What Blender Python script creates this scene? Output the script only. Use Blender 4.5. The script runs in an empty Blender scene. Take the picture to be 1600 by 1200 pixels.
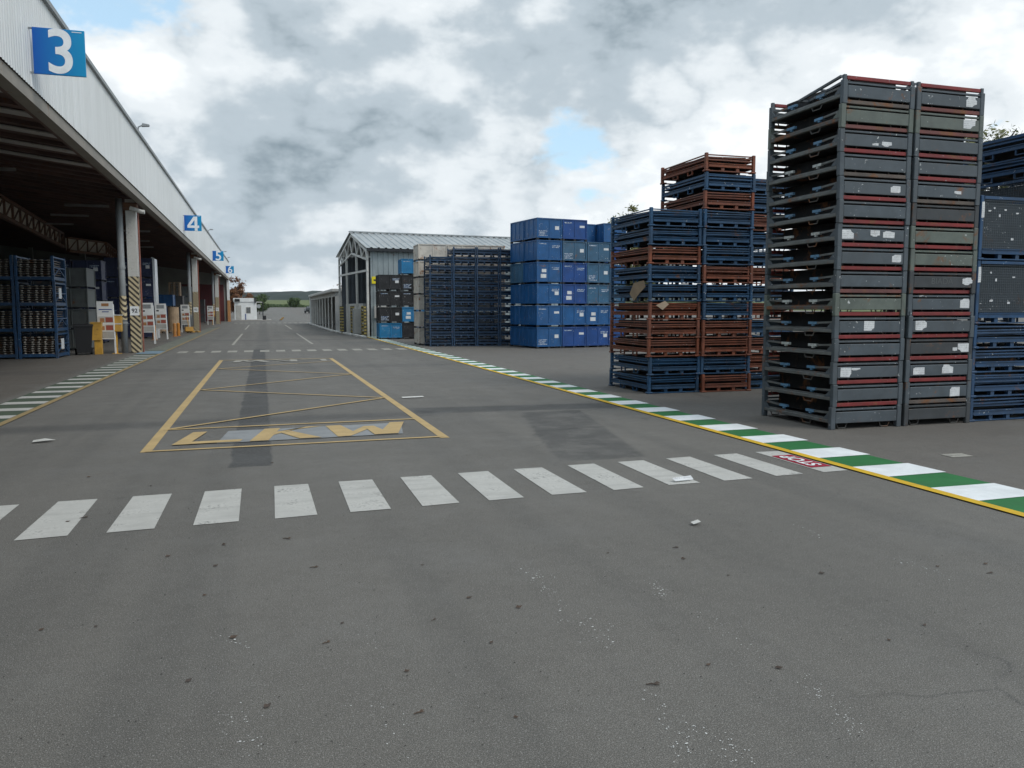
import bpy, bmesh, math, random
from mathutils import Vector, Matrix
random.seed(11)
R = math.radians
scene = bpy.context.scene
COL = scene.collection

# ------------------------------------------------------------------ camera
cd = bpy.data.cameras.new('camera'); cam = bpy.data.objects.new('camera', cd); COL.objects.link(cam)
cam.location = (0, 0, 1.6); cam.rotation_euler = (R(90 - 5.393), 0, R(-17.256))
cd.sensor_width = 36; cd.lens = 28.125; cd.clip_start = .05; cd.clip_end = 6000
scene.camera = cam

# ------------------------------------------------------------------ sky, sun, exposure
SUN_EL, SUN_AZ = 48, 140          # azimuth clockwise from +Y
wd = bpy.data.worlds.new('World'); scene.world = wd; wd.use_nodes = True
def build_world():
    nt = wd.node_tree; N = nt.nodes; L = nt.links; N.clear()
    out = N.new('ShaderNodeOutputWorld'); bg = N.new('ShaderNodeBackground'); L.new(bg.outputs[0], out.inputs[0])
    sky = N.new('ShaderNodeTexSky'); sky.sky_type = 'NISHITA'; sky.sun_disc = False
    sky.sun_elevation = R(SUN_EL); sky.sun_rotation = R(SUN_AZ); sky.air_density = 1.0; sky.dust_density = .6; sky.ozone_density = 1.3
    tc = N.new('ShaderNodeTexCoord')
    def math_(op, a, b=None, c=None, clamp=False):
        n = N.new('ShaderNodeMath'); n.operation = op; n.use_clamp = clamp
        for i, v in enumerate((a, b, c)):
            if v is None: continue
            if isinstance(v, (int, float)): n.inputs[i].default_value = v
            else: L.new(v, n.inputs[i])
        return n.outputs[0]
    def vec(op, a, b=None, out=0):
        n = N.new('ShaderNodeVectorMath'); n.operation = op
        for i, v in enumerate((a, b)):
            if v is None: continue
            if isinstance(v, (tuple, list, Vector)): n.inputs[i].default_value = v
            else: L.new(v, n.inputs[i])
        return n.outputs[out]
    d = vec('NORMALIZE', tc.outputs['Generated'])
    sep = N.new('ShaderNodeSeparateXYZ'); L.new(d, sep.inputs[0])
    p = vec('ADD', vec('MULTIPLY', d, (1.0, 1.0, 1.75)), (3.1, 7.7, .35))
    def noise(v, s, det, ro, dist=0.0):
        n = N.new('ShaderNodeTexNoise'); n.inputs['Scale'].default_value = s; n.inputs['Detail'].default_value = det
        n.inputs['Roughness'].default_value = ro; n.inputs['Distortion'].default_value = dist; L.new(v, n.inputs['Vector']); return n.outputs['Fac']
    def blob(px, py, sig, amp):
        x, y = (px - 800) / 1250, (600 - py) / 1250
        pit, yaw = R(-5.393), R(17.256)
        fy, fz = math.cos(pit) - y * math.sin(pit), math.sin(pit) + y * math.cos(pit)
        v = Vector((x * math.cos(yaw) + fy * math.sin(yaw), -x * math.sin(yaw) + fy * math.cos(yaw), fz)).normalized()
        dt = vec('DOT_PRODUCT', d, tuple(v), 1)
        e = math_('MULTIPLY', math_('SUBTRACT', dt, 1.0), 1.0 / (sig * sig))
        return math_('MULTIPLY', math_('EXPONENT', e), amp)
    def total(lst):
        s = lst[0]
        for q in lst[1:]: s = math_('ADD', s, q)
        return s
    big = noise(p, 3.3, 7, .55)
    off = noise(vec('ADD', p, (.0, .0, .045)), 3.3, 4, .55)
    fine = noise(p, 8.0, 7, .6)
    puff = math_('ABSOLUTE', math_('SUBTRACT', noise(vec('ADD', p, (5.2, 1.3, 8.8)), 6.5, 5, .5), .5))      # billows
    # where cloud stands thick and where the blue shows
    cov = total([blob(160, 30, .085, -.22), blob(900, 240, .062, -.31), blob(330, 60, .05, -.10), blob(300, 190, .09, .14), blob(640, 100, .22, .16), blob(1300, 180, .26, .16), blob(500, 260, .14, .08)])
    dens = total([big, cov, math_('MULTIPLY', math_('SUBTRACT', fine, .5), .42), math_('MULTIPLY', puff, .5)])
    alpha = N.new('ShaderNodeMapRange'); alpha.interpolation_type = 'SMOOTHSTEP'
    alpha.inputs['From Min'].default_value = .47; alpha.inputs['From Max'].default_value = .56; L.new(dens, alpha.inputs['Value'])
    # thick cloud has a grey base, thin edges and tops are bright
    drk = total([blob(660, 110, .14, .46), blob(450, 265, .13, .24), blob(1000, -20, .10, .52), blob(1310, 10, .06, .56),
                 blob(255, 160, .05, -.46), blob(1150, 240, .13, -.26), blob(740, 340, .10, -.22), blob(330, 370, .07, .2)])
    rel = math_('MULTIPLY', math_('SUBTRACT', off, big), 1.8)
    sh = total([math_('MULTIPLY', math_('SUBTRACT', big, .5), 1.3), drk, rel, math_('MULTIPLY', math_('SUBTRACT', fine, .5), 1.35), math_('MULTIPLY', math_('SUBTRACT', puff, .08), -2.3)])
    rmp = N.new('ShaderNodeValToRGB'); cr = rmp.color_ramp; cr.interpolation = 'EASE'
    cr.elements[0].position = .0; cr.elements[0].color = (.83, .86, .875, 1)
    cr.elements[1].position = 1.0; cr.elements[1].color = (.17, .225, .265, 1)
    e = cr.elements.new(.25); e.color = (.66, .705, .735, 1)
    e = cr.elements.new(.58); e.color = (.40, .465, .515, 1)
    L.new(math_('ADD', math_('MULTIPLY', sh, .74), .195, None, True), rmp.inputs[0])
    # blue sky at physical scale, clouds mixed over it
    sb = N.new('ShaderNodeVectorMath'); sb.operation = 'SCALE'; L.new(sky.outputs[0], sb.inputs[0]); sb.inputs['Scale'].default_value = .13
    thin = N.new('ShaderNodeMix'); thin.data_type = 'RGBA'; thin.inputs[0].default_value = .5
    L.new(sb.outputs[0], thin.inputs[6]); thin.inputs[7].default_value = (.55, .78, .90, 1)
    mx = N.new('ShaderNodeMix'); mx.data_type = 'RGBA'
    L.new(alpha.outputs[0], mx.inputs[0]); L.new(thin.outputs[2], mx.inputs[6]); L.new(rmp.outputs[0], mx.inputs[7])
    L.new(mx.outputs[2], bg.inputs[0]); bg.inputs[1].default_value = 1.0
build_world()
wd.cycles.sampling_method = 'MANUAL'; wd.cycles.sample_map_resolution = 256
sd = bpy.data.lights.new('sun', 'SUN'); so = bpy.data.objects.new('sun', sd); COL.objects.link(so)
sd.energy = 1.1; sd.angle = R(25); sd.color = (1, .96, .9)
_v = Vector((math.sin(R(SUN_AZ)) * math.cos(R(SUN_EL)), math.cos(R(SUN_AZ)) * math.cos(R(SUN_EL)), math.sin(R(SUN_EL))))
so.rotation_euler = (-_v).to_track_quat('-Z', 'Y').to_euler()
so.location = (0, 0, 40)
vs = scene.view_settings; vs.view_transform = 'Standard'; vs.look = 'None'; vs.exposure = 0.36; vs.gamma = 1; vs.use_curve_mapping = False
scene.render.resolution_x = 1024; scene.render.resolution_y = 768

# ------------------------------------------------------------------ materials
MATS = {}
class NT:
    def __init__(s, name):
        s.m = bpy.data.materials.new(name); s.m.use_nodes = True
        s.n = s.m.node_tree.nodes; s.l = s.m.node_tree.links
        s.b = s.n['Principled BSDF']
    def new(s, t, **k):
        n = s.n.new(t)
        for a, v in k.items(): setattr(n, a, v)
        return n
    def setin(s, sock, v):
        if hasattr(v, 'is_linked') or isinstance(v, bpy.types.NodeSocket): s.l.new(v, sock)
        else: sock.default_value = v
    def math(s, op, a, b=None, c=None, clamp=False):
        n = s.new('ShaderNodeMath', operation=op, use_clamp=clamp)
        for i, v in enumerate((a, b, c)):
            if v is not None: s.setin(n.inputs[i], v)
        return n.outputs[0]
    def vec(s, op, a, b=None):
        n = s.new('ShaderNodeVectorMath', operation=op); s.setin(n.inputs[0], a)
        if b is not None: s.setin(n.inputs[1], b)
        return n.outputs[0]
    def noise(s, v, sc, det=4, ro=.55, dist=0):
        n = s.new('ShaderNodeTexNoise'); s.l.new(v, n.inputs['Vector'])
        n.inputs['Scale'].default_value = sc; n.inputs['Detail'].default_value = det; n.inputs['Roughness'].default_value = ro; n.inputs['Distortion'].default_value = dist
        return n.outputs['Fac']
    def rng(s, v, a, b, c=0.0, d=1.0, smooth=True):
        n = s.new('ShaderNodeMapRange', interpolation_type='SMOOTHSTEP' if smooth else 'LINEAR')
        s.l.new(v, n.inputs['Value'])
        for k, q in zip(('From Min', 'From Max', 'To Min', 'To Max'), (a, b, c, d)): n.inputs[k].default_value = q
        return n.outputs[0]
    def mix(s, f, a, b, bt='MIX'):
        n = s.new('ShaderNodeMix', data_type='RGBA', blend_type=bt)
        s.setin(n.inputs[0], f); s.setin(n.inputs[6], c4(a)); s.setin(n.inputs[7], c4(b)); return n.outputs[2]
    def obj(s, rand=True):
        t = s.new('ShaderNodeTexCoord'); o = t.outputs['Object']
        if not rand: return o
        i = s.new('ShaderNodeObjectInfo')
        cmb = s.new('ShaderNodeCombineXYZ'); k = s.math('MULTIPLY', i.outputs['Random'], 57.3)
        for q in range(3): s.l.new(k, cmb.inputs[q])
        return s.vec('ADD', o, cmb.outputs[0])
    def rnd(s): return s.new('ShaderNodeObjectInfo').outputs['Random']
    def bump(s, h, st=.3, dist=.01):
        n = s.new('ShaderNodeBump'); n.inputs['Strength'].default_value = st; n.inputs['Distance'].default_value = dist
        s.l.new(h, n.inputs['Height']); s.l.new(n.outputs[0], s.b.inputs['Normal'])
    def done(s, col, rough=.6, metal=0.0, spec=.4):
        s.setin(s.b.inputs['Base Color'], c4(col)); s.setin(s.b.inputs['Roughness'], rough); s.b.inputs['Metallic'].default_value = metal
        s.b.inputs['Specular IOR Level'].default_value = spec
        return s.m
def c4(c):
    return (*c, 1) if isinstance(c, tuple) and len(c) == 3 else c
def mul(c, k): return tuple(min(1, v * k) for v in c)
def paint(name, col, rough=.55, var=.22, scale=5, rust=.0, rustcol=(.16, .065, .025), chips=0.0, chipcol=(.55, .56, .55), metal=0, dirt=.25, rv=.25):
    """worn paint on steel: tone drift, dirt, rust blooms, scuffs; every object drifts a little"""
    t = NT(name); o = t.obj(); r = t.rnd()
    a = t.noise(o, scale, 5, .6)
    c = t.mix(t.rng(a, .3, .7), mul(col, 1 - var), mul(col, 1 + var))
    c = t.mix(t.rng(r, 0, 1, 0, rv, False), c, mul(tuple(.3 * sum(col) for _ in range(3)), 1.05))
    if dirt:
        st = t.vec('MULTIPLY', o, (9.0, 9.0, 1.4)); b = t.noise(st, 2.2, 5, .65)
        c = t.mix(t.rng(b, .52, .78, 0, dirt), c, (.085, .075, .06))
    if rust:
        b = t.noise(o, 3.4, 8, .68, .4); c = t.mix(t.rng(b, .64 - rust * .3, .74 - rust * .22), c, t.mix(a, mul(rustcol, .7), mul(rustcol, 1.5)))
    if chips:
        b = t.noise(o, 26, 3, .5); b2 = t.noise(o, 3.3, 2, .5)
        c = t.mix(t.math('MULTIPLY', t.rng(b, .66, .69), t.rng(b2, .56 - chips * .1, .62)), c, chipcol)
    t.bump(a, .15, .004)
    return t.done(c, t.rng(a, .2, .8, rough - .1, rough + .15), metal)
def plain(name, col, rough=.6, metal=0, spec=.4):
    t = NT(name); o = t.obj(); a = t.noise(o, 8, 4)
    return t.done(t.mix(a, mul(col, .8), mul(col, 1.2)), rough, metal, spec)
def M(k): return MATS[k]

MATS['grey'] = paint('grey_crate_paint', (.072, .088, .102), .5, .18, 4, .14, chips=.5)
MATS['grey_rail'] = paint('pale_grey_rail', (.125, .13, .125), .55, .25, 6, .3)
MATS['grey_olive'] = paint('olive_grey_paint', (.115, .135, .115), .55, .2, 4, .32, chips=.4)
MATS['grey_dark'] = paint('dark_grey_paint', (.05, .054, .058), .55, .2, 4, .25)
MATS['grey_rust'] = paint('rusty_grey_rail', (.085, .083, .077), .6, .25, 6, .5)
MATS['red'] = paint('red_bar_paint', (.205, .022, .022), .5, .2, 5, .2, rv=.15, chips=.4, chipcol=(.3, .2, .2))
MATS['red_faded'] = paint('faded_red_paint', (.17, .05, .042), .6, .25, 5, .5)
MATS['bar_grey'] = paint('grey_brown_bar', (.11, .085, .07), .6, .3, 5, .5)
MATS['grey_box'] = paint('grey_green_box', (.115, .125, .12), .6, .2, 3, .1)
MATS['inside'] = paint('shaded_interior_dark', (.02, .021, .023), .85, .2, 4, .3)  # near-black colour carries the shade inside crates, pallets and garages
MATS['clip'] = paint('light_blue_clip', (.09, .21, .34), .5, .25, 8, .1)
MATS['clip_white'] = paint('whitish_clip', (.46, .48, .46), .6, .3, 14, .1)
MATS['blue_n'] = paint('blue_pallet_paint', (.017, .07, .15), .5, .25, 4, .12, chips=.5)
MATS['blue_d'] = paint('dark_blue_pallet_paint', (.022, .058, .118), .5, .25, 4, .14, chips=.3)
MATS['blue_r'] = paint('mid_blue_paint', (.018, .062, .14), .5, .25, 4, .12, chips=.5)
MATS['orange'] = paint('rust_orange_paint', (.20, .06, .03), .65, .3, 5, .42, rustcol=(.13, .045, .02), chips=.3)
MATS['box_a'] = paint('blue_box_paint', (.007, .082, .235), .42, .16, 2.5, .06, chips=.7, rv=.1)
MATS['box_b'] = paint('deep_blue_box_paint', (.007, .054, .215), .42, .16, 2.5, .05, chips=.7, rv=.1)
MATS['box_c'] = paint('faded_blue_box_paint', (.03, .105, .19), .5, .2, 2.5, .16, chips=.7, rv=.25)
MATS['box_l'] = paint('bright_blue_box_paint', (.012, .17, .36), .45, .18, 2.5, .06, chips=.9, rv=.1)
MATS['box_k'] = paint('black_box_paint', (.02, .02, .022), .5, .25, 3, .06, chips=1.2, rv=.1)
MATS['box_w'] = paint('off_white_box_paint', (.56, .51, .44), .6, .2, 3, .3, rustcol=(.25, .11, .05))
MATS['feet'] = plain('dark_foot_steel', (.02, .022, .026), .6)
def m_paper():
    t = NT('torn_white_label'); o = t.obj(); n = t.noise(o, 9, 4, .6); sp = t.new('ShaderNodeSeparateXYZ'); t.l.new(o, sp.inputs[0])
    ln = t.math('GREATER_THAN', t.math('FRACT', t.math('MULTIPLY', sp.outputs[2], 38.0)), .62); wd_ = t.noise(t.vec('MULTIPLY', o, (1, 1, .25)), 60, 1, .5)
    c = t.mix(t.rng(n, .3, .7), (.60, .61, .62), (.70, .71, .71)); c = t.mix(t.math('MULTIPLY', t.math('MULTIPLY', ln, t.rng(wd_, .45, .5)), .3), c, (.2, .2, .21))
    return t.done(t.mix(t.rng(t.noise(o, 14, 5, .65), .56, .72, 0, .5), c, (.3, .28, .25)), .75)
MATS['white_paper'] = m_paper()
MATS['white'] = paint('white_paint', (.76, .77, .76), .5, .06, 2, .0, dirt=.12, rv=.05)
MATS['offwhite'] = paint('dirty_white_paint', (.6, .59, .55), .6, .12, 2, .08, dirt=.35)
MATS['concrete'] = paint('concrete', (.33, .31, .28), .85, .15, 2, 0, dirt=.4)
MATS['col_grey'] = paint('pale_column_paint', (.42, .41, .38), .6, .1, 2, .08, dirt=.4)
MATS['pipe'] = paint('grey_pipe_paint', (.27, .29, .3), .5, .1, 3, .04, dirt=.3)
MATS['redpipe'] = paint('red_oxide_pipe', (.3, .085, .05), .6, .2, 4, .2)
MATS['roofsteel'] = paint('red_brown_roof_steel', (.135, .08, .068), .7, .3, 1.2, .2)
MATS['rafter'] = paint('grey_rafter', (.5, .48, .46), .7, .2, 1.2, .2)
MATS['soffit'] = paint('brown_grey_soffit', (.27, .245, .21), .7, .15, 1.5, .1)
MATS['rustbeam'] = paint('rusty_truss_steel', (.19, .10, .065), .7, .3, 3, .4)
MATS['trusspanel'] = paint('beige_girder_sheet', (.78, .71, .6), .7, .15, 1.5, .2)
MATS['hallwall'] = paint('grey_hall_wall', (.30, .31, .28), .7, .12, .8, .05)
MATS['yellow'] = paint('safety_yellow_paint', (.55, .29, .02), .5, .15, 4, .1)
MATS['orange_post'] = paint('orange_post_paint', (.5, .2, .03), .5, .15, 4, .1)
MATS['black'] = plain('black_plastic', (.018, .018, .02), .5)
MATS['rubber'] = plain('rubber', (.015, .015, .016), .8)
MATS['darkred'] = paint('dark_red_door', (.13, .02, .022), .55, .2, 2, .1)
MATS['wood'] = paint('pallet_wood', (.33, .22, .13), .8, .25, 5, 0, dirt=.4)
MATS['cardb'] = paint('cardboard', (.40, .29, .19), .85, .15, 3, 0, dirt=.3)
MATS['wrap'] = plain('stretch_wrap', (.62, .64, .66), .25, 0, .6)
MATS['steel'] = plain('bright_stamped_steel', (.42, .39, .35), .4, .35)
MATS['rustplate'] = paint('brown_stamped_plate', (.10, .075, .06), .5, .3, 5, .3, metal=.4)
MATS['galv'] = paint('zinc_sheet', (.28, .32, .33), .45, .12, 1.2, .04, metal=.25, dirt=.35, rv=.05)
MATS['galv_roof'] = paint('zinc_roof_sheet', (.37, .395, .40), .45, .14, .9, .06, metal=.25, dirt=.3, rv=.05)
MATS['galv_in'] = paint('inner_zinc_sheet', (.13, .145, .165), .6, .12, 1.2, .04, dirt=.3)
MATS['signyellow'] = plain('yellow_sign_face', (.75, .62, .02), .5)
MATS['ink'] = plain('black_ink', (.03, .03, .035), .6)
MATS['redprint'] = plain('red_print', (.33, .09, .065), .6)
MATS['orangeprint'] = plain('orange_print', (.4, .2, .09), .6)
MATS['bluedoc'] = plain('blue_print', (.06, .1, .3), .6)
MATS['glass'] = plain('dark_window_glass', (.03, .04, .05), .08, 0, .8)
MATS['chrome'] = plain('light_metal', (.5, .5, .5), .3, .8)
MATS['carblack'] = plain('black_car_paint', (.012, .013, .015), .18, 0, .7)
MATS['lamp'] = plain('headlamp_glass', (.6, .6, .6), .1, 0, .8)

def m_fascia():
    t = NT('white_cladding_sheet'); o = t.obj(False)
    a = t.noise(t.vec('MULTIPLY', o, (1, 3.0, .25)), 1.2, 6, .6)
    b = t.noise(o, .16, 3, .5)
    c = t.mix(t.rng(a, .3, .75), (.74, .755, .755), (.64, .655, .65))
    c = t.mix(t.rng(b, .35, .7, 0, .35), c, (.58, .59, .585))
    sp = t.new('ShaderNodeSeparateXYZ'); t.l.new(o, sp.inputs[0])
    low = t.rng(sp.outputs[2], 5.5, 6.1, 1, 0)
    stre = t.noise(t.vec('MULTIPLY', o, (1, 9.0, .5)), 1.0, 4, .6)
    c = t.mix(t.math('MULTIPLY', t.math('MULTIPLY', low, t.rng(stre, .5, .75)), .45), c, (.26, .24, .2))
    return t.done(c, .5, 0, .3)
MATS['fascia'] = m_fascia()
def m_hazard():
    t = NT('hazard_striped_paint'); o = t.obj(False); sp = t.new('ShaderNodeSeparateXYZ'); t.l.new(o, sp.inputs[0])
    s = t.math('ADD', t.math('SUBTRACT', sp.outputs[0], sp.outputs[1]), sp.outputs[2])
    f = t.math('FRACT', t.math('MULTIPLY', s, 5.0)); st = t.math('GREATER_THAN', f, .47)
    top = t.math('LESS_THAN', sp.outputs[2], 2.75)
    n = t.noise(o, 9, 5, .6)
    stripe = t.mix(st, (.06, .05, .042), (.55, .46, .29))
    c = t.mix(top, t.mix(t.rng(n, .3, .7), (.5, .49, .46), (.58, .57, .54)), stripe)
    c = t.mix(t.rng(n, .56, .75, 0, .5), c, (.13, .11, .09))
    return t.done(c, .6)
MATS['hazard'] = m_hazard()
def m_hazardpost():
    t = NT('yellow_black_post_paint'); o = t.obj(False); sp = t.new('ShaderNodeSeparateXYZ'); t.l.new(o, sp.inputs[0])
    f = t.math('FRACT', t.math('MULTIPLY', t.math('ADD', sp.outputs[2], sp.outputs[1]), 5.5))
    return t.done(t.mix(t.math('GREATER_THAN', f, .5), (.06, .055, .05), (.42, .33, .1)), .6)
MATS['hazpost'] = m_hazardpost()
def m_sign():
    t = NT('blue_gradient_print'); o = t.obj(False); sp = t.new('ShaderNodeSeparateXYZ'); t.l.new(o, sp.inputs[0])
    g = t.rng(sp.outputs[0], -.05, .85, 0, 1, False)     # the printed sheet fades from deep to light blue
    return t.done(t.mix(g, (.005, .085, .42), (.0, .27, .53)), .4)
MATS['sign'] = m_sign()
MATS['signwhite'] = plain('white_print', (.8, .82, .84), .45)

def m_asphalt():
    t = NT('worn_asphalt'); o = t.obj(False); sp = t.new('ShaderNodeSeparateXYZ'); t.l.new(o, sp.inputs[0]); X, Y = sp.outputs[0], sp.outputs[1]
    n1 = t.noise(o, .35, 3, .6); n2 = t.noise(o, 2.2, 4, .6); n3 = t.noise(o, 55, 1, .6); n4 = t.noise(o, 210, 1, .5)
    base = t.mix(t.rng(n1, .3, .7), (.184, .173, .154), (.220, .207, .185))
    base = t.mix(t.rng(n2, .35, .75, 0, .55), base, (.203, .192, .173))
    # lanes worn by wheels
    ln = t.noise(t.vec('MULTIPLY', o, (1.4, .05, 1)), 1.3, 2, .6)
    base = t.mix(t.rng(ln, .44, .68, 0, .55), base, (.152, .145, .132))
    # yard east of the walkway and the floor under the canopy are browner
    xe = t.math('ADD', X, t.math('MULTIPLY', n2, .5))
    yard = t.rng(xe, 6.3, 6.7); base = t.mix(t.math('MULTIPLY', yard, .75), base, t.mix(n2, (.160, .144, .126), (.212, .192, .168)))
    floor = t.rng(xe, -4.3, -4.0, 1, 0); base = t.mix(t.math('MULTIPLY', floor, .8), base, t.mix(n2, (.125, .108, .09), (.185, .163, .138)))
    # repairs with newer, darker asphalt
    wob = t.math('MULTIPLY', t.math('SUBTRACT', n2, .5), .12)
    wx = t.math('ADD', X, wob); wy = t.math('ADD', Y, wob)
    def rect(x0, x1, y0, y1, e=.03, sk=0.0, sy=0.0):
        ax = t.math('SUBTRACT', wx, t.math('MULTIPLY', wy, sk)) if sk else wx
        ay = t.math('SUBTRACT', wy, t.math('MULTIPLY', wx, sy)) if sy else wy
        a = t.math('MULTIPLY', t.rng(ax, x0 - e, x0 + e), t.rng(ax, x1 - e, x1 + e, 1, 0))
        b = t.math('MULTIPLY', t.rng(ay, y0 - e, y0 + e), t.rng(ay, y1 - e, y1 + e, 1, 0))
        return t.math('MULTIPLY', a, b)
    pm = [(rect(-.37, .05, 8.45, 33, .02), .8), (rect(2.2, 6.0, 12.2, 12.9, .12, 0, -.08), .75), (t.math('MULTIPLY', rect(1.3, 2.3, 7.75, 11.7, .04, .21), t.rng(n2, .3, .6, .4, 1)), .6),
          (rect(-12, 2.6, 11.65, 12.3, .2, 0, .02), .5), (rect(-12, 6, 22.0, 23.1, .4), .25), (rect(-12, 6, 42, 43, .3), .45), (rect(-.3, 0.3, 33, 110, .1), .3), (rect(-3, 6, 63, 64.5, .3), .3)]
    for m_, k in pm: base = t.mix(t.math('MULTIPLY', m_, k), base, (.072, .073, .074))
    # hairline cracks
    vo = t.new('ShaderNodeTexVoronoi', feature='DISTANCE_TO_EDGE'); vo.inputs['Scale'].default_value = .23
    wv = t.new('ShaderNodeTexNoise'); wv.inputs['Scale'].default_value = 1.1; wv.inputs['Detail'].default_value = 3; t.l.new(o, wv.inputs['Vector'])
    t.l.new(t.vec('ADD', o, t.vec('MULTIPLY', wv.outputs['Color'], (1.4, 1.4, 0))), vo.inputs['Vector'])
    crack = t.math('MULTIPLY', t.rng(vo.outputs['Distance'], .0008, .0045, 1, 0), t.rng(n1, .48, .62))
    base = t.mix(t.math('MULTIPLY', crack, .5), base, (.045, .045, .045))
    # oily spots
    # pale dust drift
    du = t.noise(t.vec('ADD', o, (31, 7, 0)), .8, 4, .62); base = t.mix(t.rng(du, .5, .75, 0, .38), base, (.235, .227, .211))
    mt = t.noise(o, 11, 3, .6); base = t.mix(t.rng(mt, .3, .7, -.1, .3, False), base, mix0(t, base, .72))
    # stone grain
    base = t.mix(t.rng(n4, .30, .72, -.25, .75, False), mix0(t, base, .5), mix0(t, base, 1.5))
    base = t.mix(t.rng(n3, .35, .68, 0, .6), base, mix0(t, base, .82))
    fl = t.noise(o, 130, 0, .4); base = t.mix(t.math('MULTIPLY', t.rng(fl, .70, .74), .55), base, (.36, .35, .33))
    t.bump(n4, .35, .005)
    return t.done(base, t.rng(n2, .3, .7, .72, .9), 0, .35)
def mix0(t, c, k):
    n = t.new('ShaderNodeVectorMath', operation='SCALE'); t.l.new(c, n.inputs[0]); n.inputs['Scale'].default_value = k; return n.outputs[0]
MATS['asphalt'] = m_asphalt()
def roadpaint(name, col, wear=.5, under=(.115, .113, .107), tint=None):
    t = NT(name); o = t.obj(False)
    a = t.noise(o, 3.0, 6, .65); b = t.noise(o, 38, 5, .65); c_ = t.noise(o, 150, 2, .5)
    c = t.mix(t.rng(a, .3, .7), mul(col, .86), mul(col, 1.06))
    w = t.math('ADD', t.math('MULTIPLY', a, .55), t.math('MULTIPLY', b, .45))
    c = t.mix(t.rng(w, .70 - wear * .28, .80 - wear * .18, 0, min(1, .35 + wear)), c, under)
    d = t.noise(t.vec('MULTIPLY', o, (.7, 7, 1)), .9, 5, .6); c = t.mix(t.rng(d, .48, .78, 0, .35 * wear + .06), c, (.12, .115, .105))
    c = t.mix(t.rng(c_, .3, .75, 0, .2), c, mul(col, .6))
    t.bump(c_, .2, .004)
    return t.done(c, .75, 0, .3)
MATS['pwhite'] = roadpaint('worn_white_road_paint', (.52, .51, .475), .62)
MATS['pwhite_far'] = roadpaint('faint_white_road_paint', (.40, .38, .33), .8)
MATS['pfresh'] = roadpaint('fresh_white_road_paint', (.80, .82, .82), .12)
MATS['pgreen'] = roadpaint('fresh_green_road_paint', (.028, .165, .05), .22)
MATS['pyellow'] = roadpaint('fresh_yellow_road_paint', (.68, .43, .03), .2)
MATS['pyellow_old'] = roadpaint('old_yellow_road_paint', (.52, .37, .17), .25)
MATS['pyellow_worn'] = roadpaint('worn_yellow_road_paint', (.34, .25, .12), .6)
MATS['pgreen_old'] = roadpaint('worn_green_road_paint', (.075, .10, .068), .5)
MATS['pgrey'] = roadpaint('painted_over_grey', (.27, .28, .285), .38)
MATS['pblue'] = roadpaint('worn_blue_road_paint', (.19, .27, .33), .4)
MATS['pred'] = roadpaint('red_road_paint', (.34, .02, .045), .08)

def m_leaf(name, c1, c2, tr=.25):
    t = NT(name); g = t.new('ShaderNodeNewGeometry'); c = t.mix(g.outputs['Random Per Island'], c1, c2); t.done(c, .6, 0, .25)
    return t.m
MATS['leaf_a'] = m_leaf('olive_leaves', (.07, .085, .028), (.18, .17, .06))
MATS['leaf_g'] = m_leaf('green_leaves', (.03, .055, .02), (.07, .1, .035))
MATS['leaf_r'] = m_leaf('red_brown_leaves', (.09, .035, .018), (.19, .09, .04))
MATS['bark'] = plain('bark', (.07, .055, .042), .9)
MATS['dryleaf'] = paint('dry_leaf', (.085, .055, .038), .8, .4, 30, 0, dirt=0, rv=.5)
MATS['flake'] = plain('white_paint_flake', (.6, .6, .58), .7)
MATS['flake_d'] = plain('dark_grit', (.05, .045, .04), .8)
def m_field():
    t = NT('field_grass'); o = t.obj(False); n = t.noise(o, .05, 6, .6); n2 = t.noise(o, .6, 4, .6)
    c = t.mix(t.rng(n, .35, .65), (.085, .115, .025), (.15, .17, .05)); return t.done(t.mix(t.rng(n2, .3, .7, 0, .5), c, (.05, .07, .025)), .9)
MATS['field'] = m_field()
def m_hill():
    t = NT('wooded_hill'); o = t.obj(False); n = t.noise(o, .03, 8, .7); n2 = t.noise(o, .008, 4, .6)
    return t.done(t.mix(t.rng(n2, .3, .7), t.mix(n, (.004, .012, .010), (.014, .026, .017)), t.mix(n, (.007, .018, .013), (.02, .032, .02))), .9)
MATS['hill'] = m_hill()
def m_stencil():
    t = NT('white_stencil_print'); o = t.obj()
    n = t.noise(t.vec('MULTIPLY', o, (1, 1, 1)), 34, 2, .6)
    return t.done(t.mix(t.rng(n, .47, .53), (.03, .08, .2), (.5, .55, .6)), .6)
MATS['stencil'] = m_stencil()

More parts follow.
